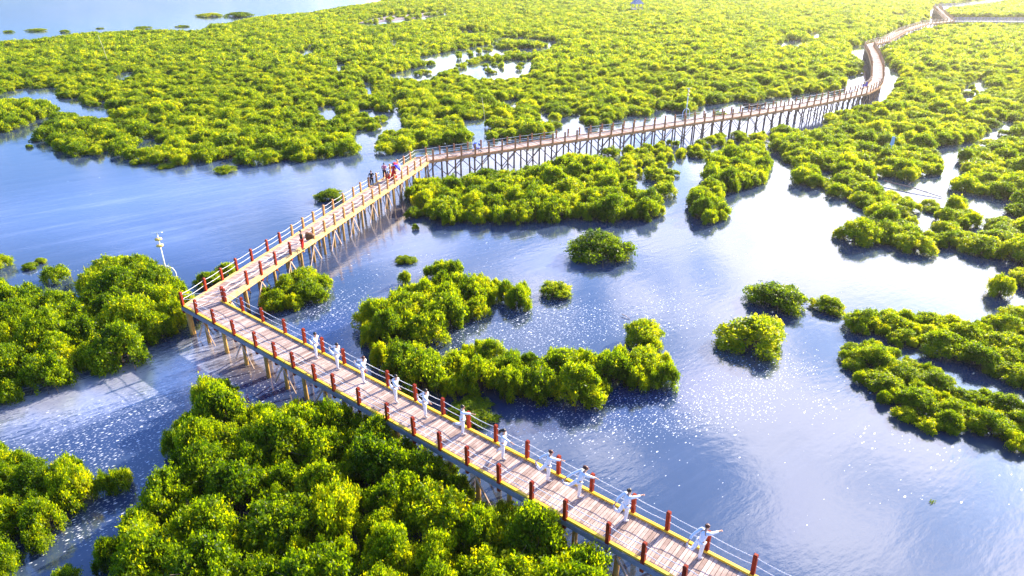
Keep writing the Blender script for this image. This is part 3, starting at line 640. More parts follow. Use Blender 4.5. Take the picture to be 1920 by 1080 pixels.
stand('mid_island', [(665,615),(677,577),(715,560),(745,542),(780,530),(800,520),(880,510),(907,521),(937,524),(965,530),(987,522),(1001,535),(998,565),(990,578),(957,581),(947,570),(920,566),(905,593),(880,598),(872,602),(876,613),(866,623),(830,628),(810,638),(790,651),(740,648),(690,654),(670,634)], (1.8, 2.5), (1.5, 1.1, 0.8, .55), 'mangrove on the curved island in the middle pool', 'mangroves on the curved island in the middle')
stand('mid_island_top', [(735,526),(747,512),(790,502),(827,487),(850,489),(890,505),(905,518),(850,520),(790,522),(760,535),(740,533)], (1.3, 1.7), (1.2, 0.9, 0.6), 'mangrove on the upper arm of the curved island, farther from the boardwalk', 'mangroves on the upper arm of the curved island')
stand('long_island', [(647,660),(657,645),(685,650),(740,637),(780,640),(790,652),(852,655),(867,660),(872,637),(890,636),(940,642),(962,658),(1002,666),(1020,657),(1115,657),(1145,660),(1157,650),(1210,655),(1252,664),(1275,675),(1283,705),(1267,726),(1247,733),(1185,738),(1147,748),(1080,760),(1030,757),(960,751),(905,746),(860,751),(830,746),(790,742),(740,714),(700,690)], (1.6, 2.3), (1.5, 1.1, 0.8, .55), 'yellow-green mangrove on the long island behind the dancers\' rope railing', 'mangroves on the long island behind the dancers')
stand('right_upper', [(1587,603),(1607,586),(1654,575),(1679,579),(1732,586),(1754,590),(1796,592),(1815,602),(1843,602),(1873,583),(1920,577),(2040,565),(2040,780),(1920,728),(1890,711),(1829,692),(1773,678),(1718,658),(1673,641),(1634,628),(1597,611)], (0.9, 1.4), (1.3, 1.0, 0.75, .5), 'deep green mangrove on the upper of the two long islands at the right', 'mangroves on the upper long island at the right')
stand('right_lower', [(1576,648),(1607,642),(1640,639),(1673,650),(1707,666),(1759,691),(1815,722),(1870,733),(1920,755),(2040,800),(2040,900),(1920,852),(1884,836),(1868,826),(1851,810),(1823,808),(1787,818),(1754,813),(1704,790),(1676,775),(1662,757),(1634,746),(1618,721),(1583,693),(1577,671)], (0.8, 1.3), (1.3, 1.0, 0.75, .5), 'deep green mangrove on the lower of the two long islands at the right', 'mangroves on the lower long island at the right')
# bushes standing alone: centre, half width, top and foot in the survey photo
LONE = [((1131, 430), 60, 496, 'round dark-edged mangrove standing alone in the calm water, right of the island', 1.0),
        ((1430, 589), 64, 672, 'round mangrove standing alone in the pool, in front of the two long islands', 1.0),
        ((1468, 528), 52, 588, 'dark round mangrove standing alone above the round one, nearer the far shore', 1.0),
        ((1560, 553), 30, 590, 'sparse little mangrove trailing right of a dark round one', 0.7),
        ((1210, 590), 36, 655, 'upright mangrove at the right end of the long island, behind its crest', 1.0),
        ((885, 760), 50, 800, 'small bright mangrove right behind the railing by the sixth dancer', 1.0),
        ((1042, 524), 29, 563, 'small yellow mangrove at the right tip of the curved island', 1.0),
        ((758, 482), 20, 497, 'tiny sprig of mangrove in the water above the curved island', 0.8),
        ((616, 352), 25, 380, 'small dark mangrove in the open bay beside the left railing', 1.0),
        ((774, 387), 17, 411, 'low drowned mangrove bush beside the thicket at the second bend', 0.9),
        ((778, 418), 6, 433, 'tiny dark mangrove seedling in the water right of the piles', 0.9),
        ((416, 309), 20, 327, 'tiny flat mangrove clump in the bay off the forest edge', 0.8),
        ((308, 306), 16, 318, 'small mangrove clump at the bay edge of the forest, left of the flat one', 0.9),
        ((252, 298), 11, 311, 'sparse sprig in the bay at the forest edge', 0.7), ((60, 259), 9, 267, 'dark tuft of mangrove off the point in the bay', 0.8), ((52, 271), 6, 279, 'tiny dark mangrove tuft standing out in the bay', 0.8),
        ((405, 707), 34, 762, 'dark green round mangrove at the top of the bottom thicket, by the foam', 1.0),
        ((72, 486), 11, 497, 'tiny yellow mangrove beside the islet at the left', 0.9), ((50, 490), 13, 508, 'little mangrove at the left edge next to the yellow clump', 0.9),
        ((60, 52), 18, 61, 'little mangrove island out in the sea at the top left', 1.0), ((118, 55), 9, 63, 'round mangrove on the sea edge of the forest', 1.0), ((12, 56), 9, 63, 'dark mangrove clump in the sea near the top left corner', 1.0),
        ((186, 51), 7, 56, 'small mangrove tuft off the sea edge of the forest', 1.0), ((262, 48), 16, 57, 'low mangrove clump on the sea edge of the forest, left of the sandbar', 1.0),
        ((338, 46), 12, 53, 'yellow mangrove clump in the shallows below the sandbar', 1.0), ((385, 26), 24, 34, 'mangrove on the left end of the sandbar out at sea', 1.0), ((440, 25), 28, 34, 'mangrove on the right end of the sandbar out at sea', 1.0),
        ((1885, 505), 22, 560, 'sparse mangrove leaning over the calm water at the right edge', 0.8), ((1395, 208), 14, 222, 'low bush in the water behind the far railing', 0.8), ((1355, 208), 12, 221, 'little round bush in the water behind the far railing, near the lamp', 0.8), ((1122, 204), 13, 216, 'little mangrove at the pool edge by the second lamp', 0.8)]
def scatter(s, taken):
    poly = np.array(s['poly'], float); zref = 0.8
    W = np.array([tuple(U(max(min(x, 4000), -4000), max(y, -22), zref))[:2] for x, y in poly]); lo, hi = W.min(0) - 1.5, W.max(0) + 1.5
    area = (hi[0] - lo[0]) * (hi[1] - lo[1]); out = []; cell = 2.5
    def near(x, y, r):
        ci, cj = int(x // cell), int(y // cell)
        for i in range(ci - 2, ci + 3):
            for j in range(cj - 2, cj + 3):
                for (a, b, q) in taken.get((i, j), ()):
                    if (a - x) ** 2 + (b - y) ** 2 < (s['space'] * (q + r)) ** 2: return True
        return False
    for r0 in s['radii']:
        n = int(min(area / (r0 * r0) * 2.6 * s['tries'], 60000)); X = rng.uniform(lo[0], hi[0], n); Y = rng.uniform(lo[1], hi[1], n)
        far = np.clip((Y - 170) / 200, 0, 1); R = r0 * rng.uniform(0.85, 1.15, n) * (1 + 0.55 * far); Hh = rng.uniform(*s['h'], n) * np.clip(0.45 + 0.42 * R, 0.55, 1.25)
        ok = np.abs(X) < 0.80 * Y * 1.05 + 14
        for dx, dy, fz in ((-.62, 0, .45), (.62, 0, .45), (0, -.62, .12), (0, .1, .80), (0, 0, .5)):
            px, py = proj_np(X + dx * R, Y + dy * R, fz * Hh); ok &= pip(px, py, poly)

        if s['holes']:
            cx, cy0 = proj_np(X, Y - .8 * R, 0 * Hh); _, cy1 = proj_np(X, Y, Hh); dpt = Y * math.cos(PITCH) + CAM_Z * math.sin(PITCH)
            wx = R * FPX / dpt * .85; wy = np.maximum((cy0 - cy1) / 2, 1); cy = (cy0 + cy1) / 2
            for h in s['holes']:
                q = np.array(h, float); q2 = np.roll(q, -1, 0); m = q.mean(0)
                for x, y in np.concatenate([q, q * .5 + q2 * .5, q * .75 + q2 * .25, q * .25 + q2 * .75, q * .5 + m * .5, [m]]): ok &= ((cx - x) / wx) ** 2 + ((cy - y) / wy) ** 2 > (1.7 if len(h) > 7 else 1)
        for i in np.nonzero(ok)[0]:
            if near(X[i], Y[i], R[i]): continue
            taken.setdefault((int(X[i] // cell), int(Y[i] // cell)), []).append((X[i], Y[i], R[i]))
            if rng.random() < s['keep']: out.append((X[i], Y[i], R[i], Hh[i], s))
    return out
TREES, taken = [], {}
# keep the boardwalk clear
for i, s_ in enumerate(SEG):
    L_ = (s_[1] - s_[0]).length
    for t in np.arange(0, L_, 0.8):
        p = s_[0] + s_[2] * t; taken.setdefault((int(p.x // 2.5), int(p.y // 2.5)), []).append((p.x, p.y, 1.0))
for s in ST: TREES += scatter(s, taken)
LONERS = []
for (cx, top), hw, foot, label, dens in LONE:
    f = U(cx, foot - 2, 0.05); k = f.length
    R = hw / FPX * (f.y * math.cos(PITCH) + CAM_Z * math.sin(PITCH)); ctr = f.y + R * 0.72
    h = 0.5
    while h < 3.0 and PROJ(f.x, ctr + 0.15 * R, h)[1] > top: h += 0.04
    LONERS.append((f.x, ctr, R * 1.16, max(h * .9, (0.42 if f.y < 70 else 0.28) * R), label, dens))
TREES.sort(key=lambda t: (t[1] ** 2 + t[0] ** 2 + CAM_Z ** 2) / t[2] ** 2)
print('TREES', len(TREES), {s['name']: sum(1 for t in TREES if t[4] is s) for s in ST})
NIND = 300 - len(LONERS)
def plant_tree(x, y, R, H, crown, trunk, label, group, oval=(.78, 1.15)):
    e = empty('mangrove_tree', (x, y, 0), rng.uniform(0, 6.283)); e.scale = (R, R * rng.uniform(*oval), H); tag(e, label, 'tree', group)
    c = link(bpy.data.objects.new('crown', crown), e); t = link(bpy.data.objects.new('trunk', trunk), e)
    return e
for i, (x, y, R, H, s) in enumerate(TREES[:NIND]):
    P = NEAR if y < 75 else MIDP; c, t = P[int(rng.integers(len(P)))]
    plant_tree(x, y, R, H, c, t, s['label'], s['group'])
for i, (x, y, R, H, label, dens) in enumerate(LONERS):
    P = NEAR if y < 75 else MIDP; c, t = P[i % len(P)]
    plant_tree(x, y, R, H, c, t, label, None, (.95, 1.05))
# the rest of the forest: one mass, crowns instanced on the points where the trees stand
def forest(rows):
    pc = bpy.data.collections.new('crown_forms')
    forms = [m for m, _ in MIDP] + FARP
    for i, m in enumerate(forms):
        o = bpy.data.objects.new('form_%02d' % i, m); pc.objects.link(o)
    me = bpy.data.meshes.new('mangrove_forest'); me.from_pydata([(r[0], r[1], 0) for r in rows], [], [])
    n = len(rows); idx = np.array([int(rng.integers(len(MIDP))) if r[1] < 150 else len(MIDP) + int(rng.integers(len(FARP))) for r in rows], np.int32)
    a = me.attributes.new('form', 'INT', 'POINT'); a.data.foreach_set('value', idx)
    a = me.attributes.new('turn', 'FLOAT', 'POINT'); a.data.foreach_set('value', rng.uniform(0, 6.283, n).astype(np.float32))
    sc = np.array([(r[2], r[2], r[3]) for r in rows], np.float32)
    a = me.attributes.new('size', 'FLOAT_VECTOR', 'POINT'); a.data.foreach_set('vector', sc.ravel())
    o = link(bpy.data.objects.new('mangrove_forest', me)); tag(o, 'wide mass of yellow-green mangroves filling the marsh to the horizon', 'forest', kind='stuff')
    ng = bpy.data.node_groups.new('forest', 'GeometryNodeTree')
    ng.interface.new_socket('Geometry', in_out='INPUT', socket_type='NodeSocketGeometry'); ng.interface.new_socket('Geometry', in_out='OUTPUT', socket_type='NodeSocketGeometry')
    N, L = ng.nodes, ng.links; gi = N.new('NodeGroupInput'); go = N.new('NodeGroupOutput')
    ci = N.new('GeometryNodeCollectionInfo'); ci.inputs['Collection'].default_value = pc; ci.inputs['Separate Children'].default_value = True; ci.inputs['Reset Children'].default_value = True
    ip = N.new('GeometryNodeInstanceOnPoints'); ip.inputs['Pick Instance'].default_value = True
    def na(nm, ty):
        q = N.new('GeometryNodeInputNamedAttribute'); q.data_type = ty; q.inputs['Name'].default_value = nm; return q.outputs['Attribute']
    cb = N.new('ShaderNodeCombineXYZ'); L.new(na('turn', 'FLOAT'), cb.inputs[2])
    e2r = N.new('FunctionNodeEulerToRotation'); L.new(cb.outputs[0], e2r.inputs[0])
    L.new(gi.outputs[0], ip.inputs['Points']); L.new(ci.outputs[0], ip.inputs['Instance']); L.new(na('form', 'INT'), ip.inputs['Instance Index'])
    L.new(e2r.outputs[0], ip.inputs['Rotation']); L.new(na('size', 'FLOAT_VECTOR'), ip.inputs['Scale']); L.new(ip.outputs[0], go.inputs[0])
    md = o.modifiers.new('forest', 'NODES'); md.node_group = ng
forest(TREES[NIND:])
# ------------------------------------------------------------------ people
def skin_mesh(chains, mat, sub=2, flat=None):
    """one smooth continuous surface grown round a skeleton: {joint: (pos, radius[, radius2])} and bones"""
    J, bones, root = chains; names = list(J); ix = {n: i for i, n in enumerate(names)}
    me = bpy.data.meshes.new('tmp'); me.from_pydata([tuple(J[n][0]) for n in names], [(ix[a], ix[b]) for a, b in bones], [])
    o = bpy.data.objects.new('tmp', me); COL.objects.link(o)
    md = o.modifiers.new('skin', 'SKIN'); md.use_smooth_shade = True
    for n in names:
        sv = me.skin_vertices[0].data[ix[n]]; r = J[n][1:]; sv.radius = (r[0], r[-1]); sv.use_root = (n == root)
    o.modifiers.new('sub', 'SUBSURF').levels = sub
    bpy.context.view_layer.update(); dg = bpy.context.evaluated_depsgraph_get()
    out = bpy.data.meshes.new_from_object(o.evaluated_get(dg)); bpy.data.objects.remove(o); bpy.data.meshes.remove(me)
    out.materials.clear(); out.materials.append(mat)
    return out
def vec(*a): return Vector(a)
def person(name_label, loc, face_az, P, colours, hair='bun', cat='person', group=None, scale=1.0, skirt=False, kids=True):
    """P: joints in a frame where the person faces +Y, x to the right, z up (metres, about 1.62 tall)"""
    root = empty('person', loc, -face_az); root.scale = (scale,) * 3; tag(root, name_label, cat, group)
    ch = P['chest']; nk = ch + (P['head'] - ch) * 0.50; pv = P['pelvis']; hd = P['head']
    mid = pv.lerp(ch, 0.5)
    J = {'pelvis': (pv, .115, .09), 'waist': (mid, .105, .08), 'chest': (ch, .125, .09), 'neck': (nk, .048), 'jaw': (nk.lerp(hd, .55) + vec(0, .012, 0), .060, .062), 'head': (hd, .078, .088), 'crown': (hd + (hd - nk).normalized() * .085, .05, .055)}
    B = [('pelvis', 'waist'), ('waist', 'chest'), ('chest', 'neck'), ('neck', 'jaw'), ('jaw', 'head'), ('head', 'crown')]
    for s in 'lr':
        J['sh' + s] = (P['sh' + s], .052); J['el' + s] = (P['el' + s], .038); J['wr' + s] = (P['wr' + s], .026); d = (P['wr' + s] - P['el' + s]).normalized()
        J['pa' + s] = (P['wr' + s] + d * .07, .030, .018)
        J['hp' + s] = (P['hp' + s], .085); J['kn' + s] = (P['kn' + s], .055); J['an' + s] = (P['an' + s], .036); J['to' + s] = (P['to' + s], .030, .024)
        B += [('chest', 'sh' + s), ('sh' + s, 'el' + s), ('el' + s, 'wr' + s), ('wr' + s, 'pa' + s), ('pelvis', 'hp' + s), ('hp' + s, 'kn' + s), ('kn' + s, 'an' + s), ('an' + s, 'to' + s)]
    bm_ = skin_mesh((J, B, 'pelvis'), M['skin'])
    # fingers and thumb
    mb = MB()
    for s in 'lr':
        d = (P['wr' + s] - P['el' + s]).normalized(); a = P['wr' + s] + d * .085; sd = d.cross(vec(0, 0, 1)); sd = sd.normalized() if sd.length > .05 else vec(1, 0, 0); dn = d.cross(sd)
        for k, ln in enumerate((.060, .068, .064, .050)):
            b = a + sd * (k - 1.5) * .016; mb.tube([b, b + d * ln * .55 + dn * .008, b + d * ln * .9 + dn * .03], [.0085, .008, .006], 5)
        b = a - d * .05 + sd * .026; mb.tube([b, b + sd * .022 + d * .025, b + sd * .026 + d * .055], [.010, .009, .007], 5)
    f = (vec(0, 1, 0)); mb.tube([hd + f * .078 + vec(0, 0, .012), hd + f * .100 + vec(0, 0, -.015)], [.008, .014], 6)
    for x in (-.08, .08): mb.ball(hd + vec(x, .0, -.005), (.012, .02, .03), 6, 4)
    b = bmesh.new(); b.from_mesh(bm_); t = mb.mesh('t', M['skin'], True); b.from_mesh(t); b.to_mesh(bm_); b.free(); bpy.data.meshes.remove(t)
    for p in bm_.polygons: p.use_smooth = True
    link(bpy.data.objects.new('body', bm_), root)
    ey = MB(); [ey.ball(hd + vec(x, .080, .018), (.011, .008, .007), 6, 4) for x in (-.03, .03)]; ey.build('eyes', M['hair'], root)
    mo = MB(); mo.ball(hd + vec(0, .074, -.045), (.022, .008, .007), 6, 4); mo.build('mouth', M['red_cloth'], root)
    # shirt: torso and sleeves
    top, bot, hairm, shoe = colours
    sl = P.get('sleeve', 0.75)
    J2 = {'hem': (pv + vec(0, 0, -.02), .150, .118), 'waist': (mid, .130, .10), 'chest': (ch, .148, .108), 'col': (nk - (hd - ch) * .06, .062)}
    B2 = [('hem', 'waist'), ('waist', 'chest'), ('chest', 'col')]
    for s in 'lr':
        J2['sh' + s] = (P['sh' + s], .068); J2['el' + s] = (P['el' + s], .055); J2['cu' + s] = (P['el' + s].lerp(P['wr' + s], sl), .046) if sl > 0 else (P['sh' + s].lerp(P['el' + s], .75), .06)
        B2 += [('chest', 'sh' + s), ('sh' + s, 'el' + s), ('el' + s, 'cu' + s)] if sl > 0 else [('chest', 'sh' + s), ('sh' + s, 'cu' + s)]
        if sl <= 0: del J2['el' + s]
    link(bpy.data.objects.new('shirt', skin_mesh((J2, B2, 'waist'), top)), root)
    J3 = {'pelvis': (pv, .128, .105)}; B3 = []
    for s in 'lr':
        J3['hp' + s] = (P['hp' + s], .105); J3['kn' + s] = (P['kn' + s], .076); J3['an' + s] = (P['kn' + s].lerp(P['an' + s], .93), .062)
        B3 += [('pelvis', 'hp' + s), ('hp' + s, 'kn' + s), ('kn' + s, 'an' + s)]
    if skirt:
        q = MB(); c0 = pv + vec(0, 0, .05); q.tube([c0, pv - vec(0, 0, .25), vec(pv.x, pv.y - .03, .12)], [.14, .23, .36], 14); q.build('skirt', bot, root, True)
    else: link(bpy.data.objects.new('trousers', skin_mesh((J3, B3, 'pelvis'), bot)), root)
    sh = MB()
    for s in 'lr':
        a, t = P['an' + s], P['to' + s]; d = (t - a); sh.tube([a - d * .25, a + d * .35, t + d * .12], [.038, .042, .030], 8)
    sh.build('shoes', shoe, root, True)
    h = MB(); up = (hd - nk).normalized()
    h.ball(hd + vec(0, -.022, .030), (.090, .096, .088), 12, 8)
    if hair == 'bun': h.ball(hd + vec(0, -.085, .095), .045, 8, 6)
    if hair == 'long': h.tube([hd + vec(0, -.08, .04), hd + vec(0, -.17, -.04), hd + vec(-.02, -.24, -.16), hd + vec(-.05, -.25, -.27)], [.05, .075, .06, .015], 8)
    if hair == 'wild': h.ball(hd + vec(0, -.07, .07), (.11, .10, .08), 10, 6); h.ball(hd + vec(.03, -.05, .12), (.05, .05, .04), 8, 5)
    h.build('hair', hairm, root, True)
    return root
def lean(P, ang, keep=()):
    """tip the upper body forward about the pelvis"""
    c = P['pelvis']; R = Matrix.Rotation(-ang, 3, 'X')
    for k in ('chest', 'head', 'shl', 'shr', 'ell', 'elr', 'wrl', 'wrr'):
        if k not in keep: P[k] = c + R @ (P[k] - c)
    return P
def stand_pose():
    return {'pelvis': vec(0, 0, .87), 'chest': vec(0, 0, 1.20), 'head': vec(0, .02, 1.50), 'shl': vec(-.17, 0, 1.31), 'shr': vec(.17, 0, 1.31), 'ell': vec(-.22, -.03, 1.05), 'elr': vec(.22, -.03, 1.05), 'wrl': vec(-.22, .06, .84), 'wrr': vec(.22, .06, .84),
            'hpl': vec(-.09, 0, .82), 'hpr': vec(.09, 0, .82), 'knl': vec(-.10, .02, .46), 'knr': vec(.10, .02, .46), 'anl': vec(-.10, -.02, .07), 'anr': vec(.10, -.02, .07), 'tol': vec(-.11, .13, .04), 'tor': vec(.11, .13, .04)}
def dancer_pose(leg, arm, lean_a=0.12, hold=True):
    """standing on the right leg, left leg carried behind; leg: knee (back, height), ankle (back, height); arm: height of the arm stretched ahead"""
    P = stand_pose(); P['knr'] = vec(.05, .02, .46); P['anr'] = vec(.04, -.02, .07); P['tor'] = vec(.05, .13, .04); P['hpr'] = vec(.08, 0, .82)
    kb, kz, ab, az = leg
    P['knl'] = vec(-.12, -kb, kz); P['anl'] = vec(-.15, -ab, az); d = (P['anl'] - P['knl']).normalized()
    P['tol'] = P['anl'] + (vec(0, -.02, .14) if hold else d * .10 + vec(0, 0, -.08))
    P['elr'] = vec(.21, .24, 1.31 + arm * .5); P['wrr'] = vec(.22, .46, 1.31 + arm)
    lean(P, lean_a)
    if hold:
        t = P['tol'] + vec(0, .01, .01); m = (P['shl'] + t) / 2; P['ell'] = m + vec(-.07, -.03, -.02); P['wrl'] = t + (P['ell'] - t).normalized() * .09
    return P
WH = (M['white_cloth'], M['white_cloth'])
D = [  # foot on the deck in the photo, facing, pose, hair, label
    ((594, 671), 128, dancer_pose((.38, .60, .72, .66), -.06), 'short', 'dancer in white nearest the boardwalk bend, raised leg held out low behind'),
    ((634, 692), 122, dancer_pose((.40, .68, .70, .86), -.08), 'short', 'dancer in white second from the bend, foot lifted high beside the rope'),
    ((682, 717), 128, dancer_pose((.42, .72, .80, .74), -.14, .2), 'brown', 'red-haired dancer in white third from the bend, leg stretched straight behind'),
    ((743, 754), 128, dancer_pose((.40, .55, .58, .74), -.10), 'short', 'dancer in white fourth from the bend, gripping the foot, free arm along the rope'),
    ((798, 782), 126, dancer_pose((.42, .58, .62, .72), -.10), 'short', 'dancer in white fifth from the bend, foot pulled up behind the back'),
    ((868, 815), 88, dancer_pose((.06, .46, .38, .50), -.02, .03, False), 'short', 'upright dancer in white beside the small bright mangrove, arm toward a post'),
    ((943, 861), 112, dancer_pose((.08, .46, .30, .28), -.12, .05, False), 'long', 'dancer in white with long dark hair, toe just off the planks behind'),
    ((1027, 903), 82, dancer_pose((.30, .52, .46, .80), -.02, .16), 'bun_red', 'dancer in white with a reddish bun, elbow crooked back to hold the foot'),
    ((1085, 934), 78, dancer_pose((.36, .60, .62, .74), .0, .42), 'wild', 'dancer in white with bushy brown hair leaning forward, back leg folded'),
    ((1172, 979), 62, dancer_pose((.26, .50, .44, .74), .04, .15), 'bun', 'dancer in white with a small dark bun reaching to a post, second from near end'),
    ((1311, 1049), 60, dancer_pose((.30, .52, .52, .76), .10, .32), 'brown_bun', 'last dancer in white at the near end, tilted over with an arm up')]
for (fx, fy), az, P, hr, label in D:
    f = U(fx, fy, DZ + .004)
    hm = M['hair_brown'] if hr in ('brown', 'wild', 'brown_bun', 'bun_red') else M['hair']
    hs = {'short': 'short', 'brown': 'short', 'long': 'long', 'bun_red': 'bun', 'bun': 'bun', 'wild': 'wild', 'brown_bun': 'bun'}[hr]
    d = Matrix.Rotation(-math.radians(az), 3, 'Z') @ vec(.04, 0, 0)
    person(label, (f.x - d.x, f.y - d.y, DZ), math.radians(az), P, (WH[0], WH[1], hm, M['shoe']), hs, group='white-clad dancers along the boardwalk', scale=1.02)
# walkers further along
P = stand_pose(); P.update(ell=vec(-.27, .05, 1.06), wrl=vec(-.08, .16, 1.0), elr=vec(.26, .03, 1.07), wrr=vec(.16, .14, .90), sleeve=0); P['knl'] = vec(-.10, .10, .47); P['anl'] = vec(-.10, .04, .08); P['tol'] = vec(-.11, .19, .04)
f = U(698, 350, DZ); person('person in a short black top and dark trousers walking by the left railing', (f.x, f.y, DZ), math.radians(170), P, (M['black_cloth'], M['black_cloth'], M['hair'], M['skin']), 'short')
P = stand_pose(); P.update(ell=vec(-.25, .08, 1.08), wrl=vec(-.05, .22, 1.08), elr=vec(.25, .08, 1.08), wrr=vec(.08, .22, 1.05), sleeve=0); P['knl'] = vec(-.14, .04, .46); P['anl'] = vec(-.17, -.02, .07); P['tol'] = vec(-.19, .13, .04)
f = U(722, 335, DZ); person('person in a pink shirt and black trousers standing beside the one in red', (f.x, f.y, DZ), math.radians(185), P, (M['pink_cloth'], M['black_cloth'], M['hair'], M['skin']), 'short')
P = stand_pose(); P.update(elr=vec(.27, .10, 1.10), wrr=vec(.24, .26, 1.26), sleeve=.4)
fr = U(739, 336, DZ); person('person in a red dress holding a big striped umbrella', (fr.x, fr.y, DZ), math.radians(150), P, (M['red_cloth'], M['red_cloth'], M['hair'], M['skin']), 'bun', skirt=True)
P = stand_pose(); P.update(pelvis=vec(0, -.10, .32), chest=vec(0, .02, .62), head=vec(0, .10, .92), shl=vec(-.16, .03, .72), shr=vec(.16, .03, .72), ell=vec(-.22, .16, .50), wrl=vec(-.12, .32, .40), elr=vec(.22, .16, .50), wrr=vec(.12, .32, .40),
                           hpl=vec(-.09, -.08, .30), hpr=vec(.09, -.08, .30), knl=vec(-.14, .26, .42), knr=vec(.14, .26, .42), anl=vec(-.12, .10, .08), anr=vec(.12, .10, .08), tol=vec(-.13, .25, .04), tor=vec(.13, .25, .04))
f = U(731, 339, DZ); person('person in red crouching on the planks below the striped umbrella', (f.x - .1, f.y - .1, DZ), math.radians(200), P, (M['red_cloth'], M['red_cloth'], M['hair'], M['skin']), 'short')
# striped umbrella held over a shoulder
def umbrella(loc, axis, R, mats, label, name='umbrella', open_h=0.30, shaft=0.75):
    root = empty(name, loc); root.rotation_euler = Vector(axis).to_track_quat('Z', 'Y').to_euler(); tag(root, label, 'umbrella')
    n = 8
    for i in range(n):
        mb = MB(); v = []
        for r, z in ((0.0, open_h), (.45, open_h * .82), (.8, open_h * .42), (1.0, 0.0)):
            for k in range(4):
                a = 2 * math.pi * (i + k / 3) / n; sc = 1 - 0.10 * math.sin(math.pi * k / 3) * (r > .9); v.append((R * r * sc * math.cos(a), R * r * sc * math.sin(a), z))
        mb.v = v
        for q in range(3):
            for k in range(3): mb.f.append((q * 4 + k, q * 4 + k + 1, (q + 1) * 4 + k + 1, (q + 1) * 4 + k)); mb.tone.append(.5)
        mb.build('panel', mats[i % len(mats)], root)
    s = MB(); s.tube([(0, 0, open_h + .05), (0, 0, open_h - shaft)], [.008, .008], 6); s.build('shaft', M['white_metal'], root)
    rb = MB(); [rb.bar((0, 0, open_h - .25), (R * .8 * math.cos(a), R * .8 * math.sin(a), open_h * .40), .006, .006) for a in [2 * math.pi * i / n for i in range(n)]]; rb.build('ribs', M['white_metal'], root)
    return root
umbrella((fr.x + .42, fr.y + .12, DZ + 1.22), (.75, .05, .66), .62, [M['u_yellow'], M['u_red'], M['u_red'], M['u_blue'], M['u_blue'], M['u_yellow'], M['u_red'], M['u_green']], 'big red, yellow and blue striped umbrella held over a shoulder')
P = stand_pose(); P.update(elr=vec(.25, .12, 1.05), wrr=vec(.22, .34, 1.08), sleeve=.3)
f = U(568, 468, DZ); person('person in a dark top and red trousers at the right railing, carrying a brown umbrella', (f.x, f.y, DZ), math.radians(95), P, (M['black_cloth'], M['red_cloth'], M['hair'], M['rubber']), 'short', scale=.98)
umbrella((f.x + .42, f.y + .02, DZ + 1.08), (.97, -.05, .1), .34, [M['brown_cloth']], 'brown half-closed umbrella held out level at the right railing', open_h=.62, shaft=.85)

# ------------------------------------------------------------------ small things on and around the boardwalk
def wheel(root, c, r, axis=(1, 0, 0), w=.05):
    t = MB(); a = Vector(axis).normalized(); u = a.cross(Vector((0, 0, 1))).normalized(); v = a.cross(u); c = Vector(c)
    ring = [c + (u * math.cos(k * math.pi / 8) + v * math.sin(k * math.pi / 8)) * (r - w / 2) for k in range(17)]; t.tube(ring, w / 2, 6)
    o = t.build('wheel', M['rubber'], root, True)
    h = MB(); [h.bar(c, c + (u * math.cos(k * math.pi / 3) + v * math.sin(k * math.pi / 3)) * (r - w), .014, .014) for k in range(6)]; h.tube([c - a * .03, c + a * .03], .03, 8); h.build('hub', M['white_metal'], o)
def stroller(loc, rz, label):
    r = empty('stroller', loc, rz); tag(r, label, 'stroller')
    for x, y in ((-.25, .38), (.25, .38), (-.27, -.32), (.27, -.32)): wheel(r, (x, y, .13), .13)
    f = MB()
    for x in (-.24, .24): f.tube([(x, .38, .13), (x, 0, .50), (x, -.45, 1.02)], .016, 6); f.tube([(x, -.32, .13), (x, .05, .55)], .016, 6)
    f.tube([(-.24, -.45, 1.02), (.24, -.45, 1.02)], .018, 6); f.tube([(-.25, .38, .13), (.25, .38, .13)], .012, 6); f.tube([(-.27, -.32, .13), (.27, -.32, .13)], .012, 6); f.build('frame', M['dark_wood'], r, True)
    s = MB(); s.prism([(-.21, -.18, .42), (.21, -.18, .42), (.21, .25, .46), (-.21, .25, .46)], [(-.23, -.18, .50), (.23, -.18, .50), (.23, .25, .54), (-.23, .25, .54)]); s.prism([(-.21, -.26, .48), (.21, -.26, .48), (.21, -.18, .48), (-.21, -.18, .48)], [(-.21, -.36, .92), (.21, -.36, .92), (.21, -.29, .92), (-.21, -.29, .92)]); s.build('seat', M['violet_paint'], r)
    c = MB(); 
    for k in range(6):
        a0, a1 = math.pi * (.10 + k * .15), math.pi * (.10 + (k + 1) * .15)
        q = lambda a, x: (x, -.32 + .36 * math.cos(math.pi - a) + .33, .72 + .40 * math.sin(a)); c.prism([q(a0, -.25), q(a0, .25), q(a1, .25), q(a1, -.25)], [(p[0], p[1], p[2] + .012) for p in (q(a0, -.25), q(a0, .25), q(a1, .25), q(a1, -.25))])
    c.build('canopy', M['blue_paint'], r)
f = U(894, 286, DZ); stroller((f.x, f.y, DZ), math.radians(-60), 'blue hooded stroller parked on the planks just past the second bend')
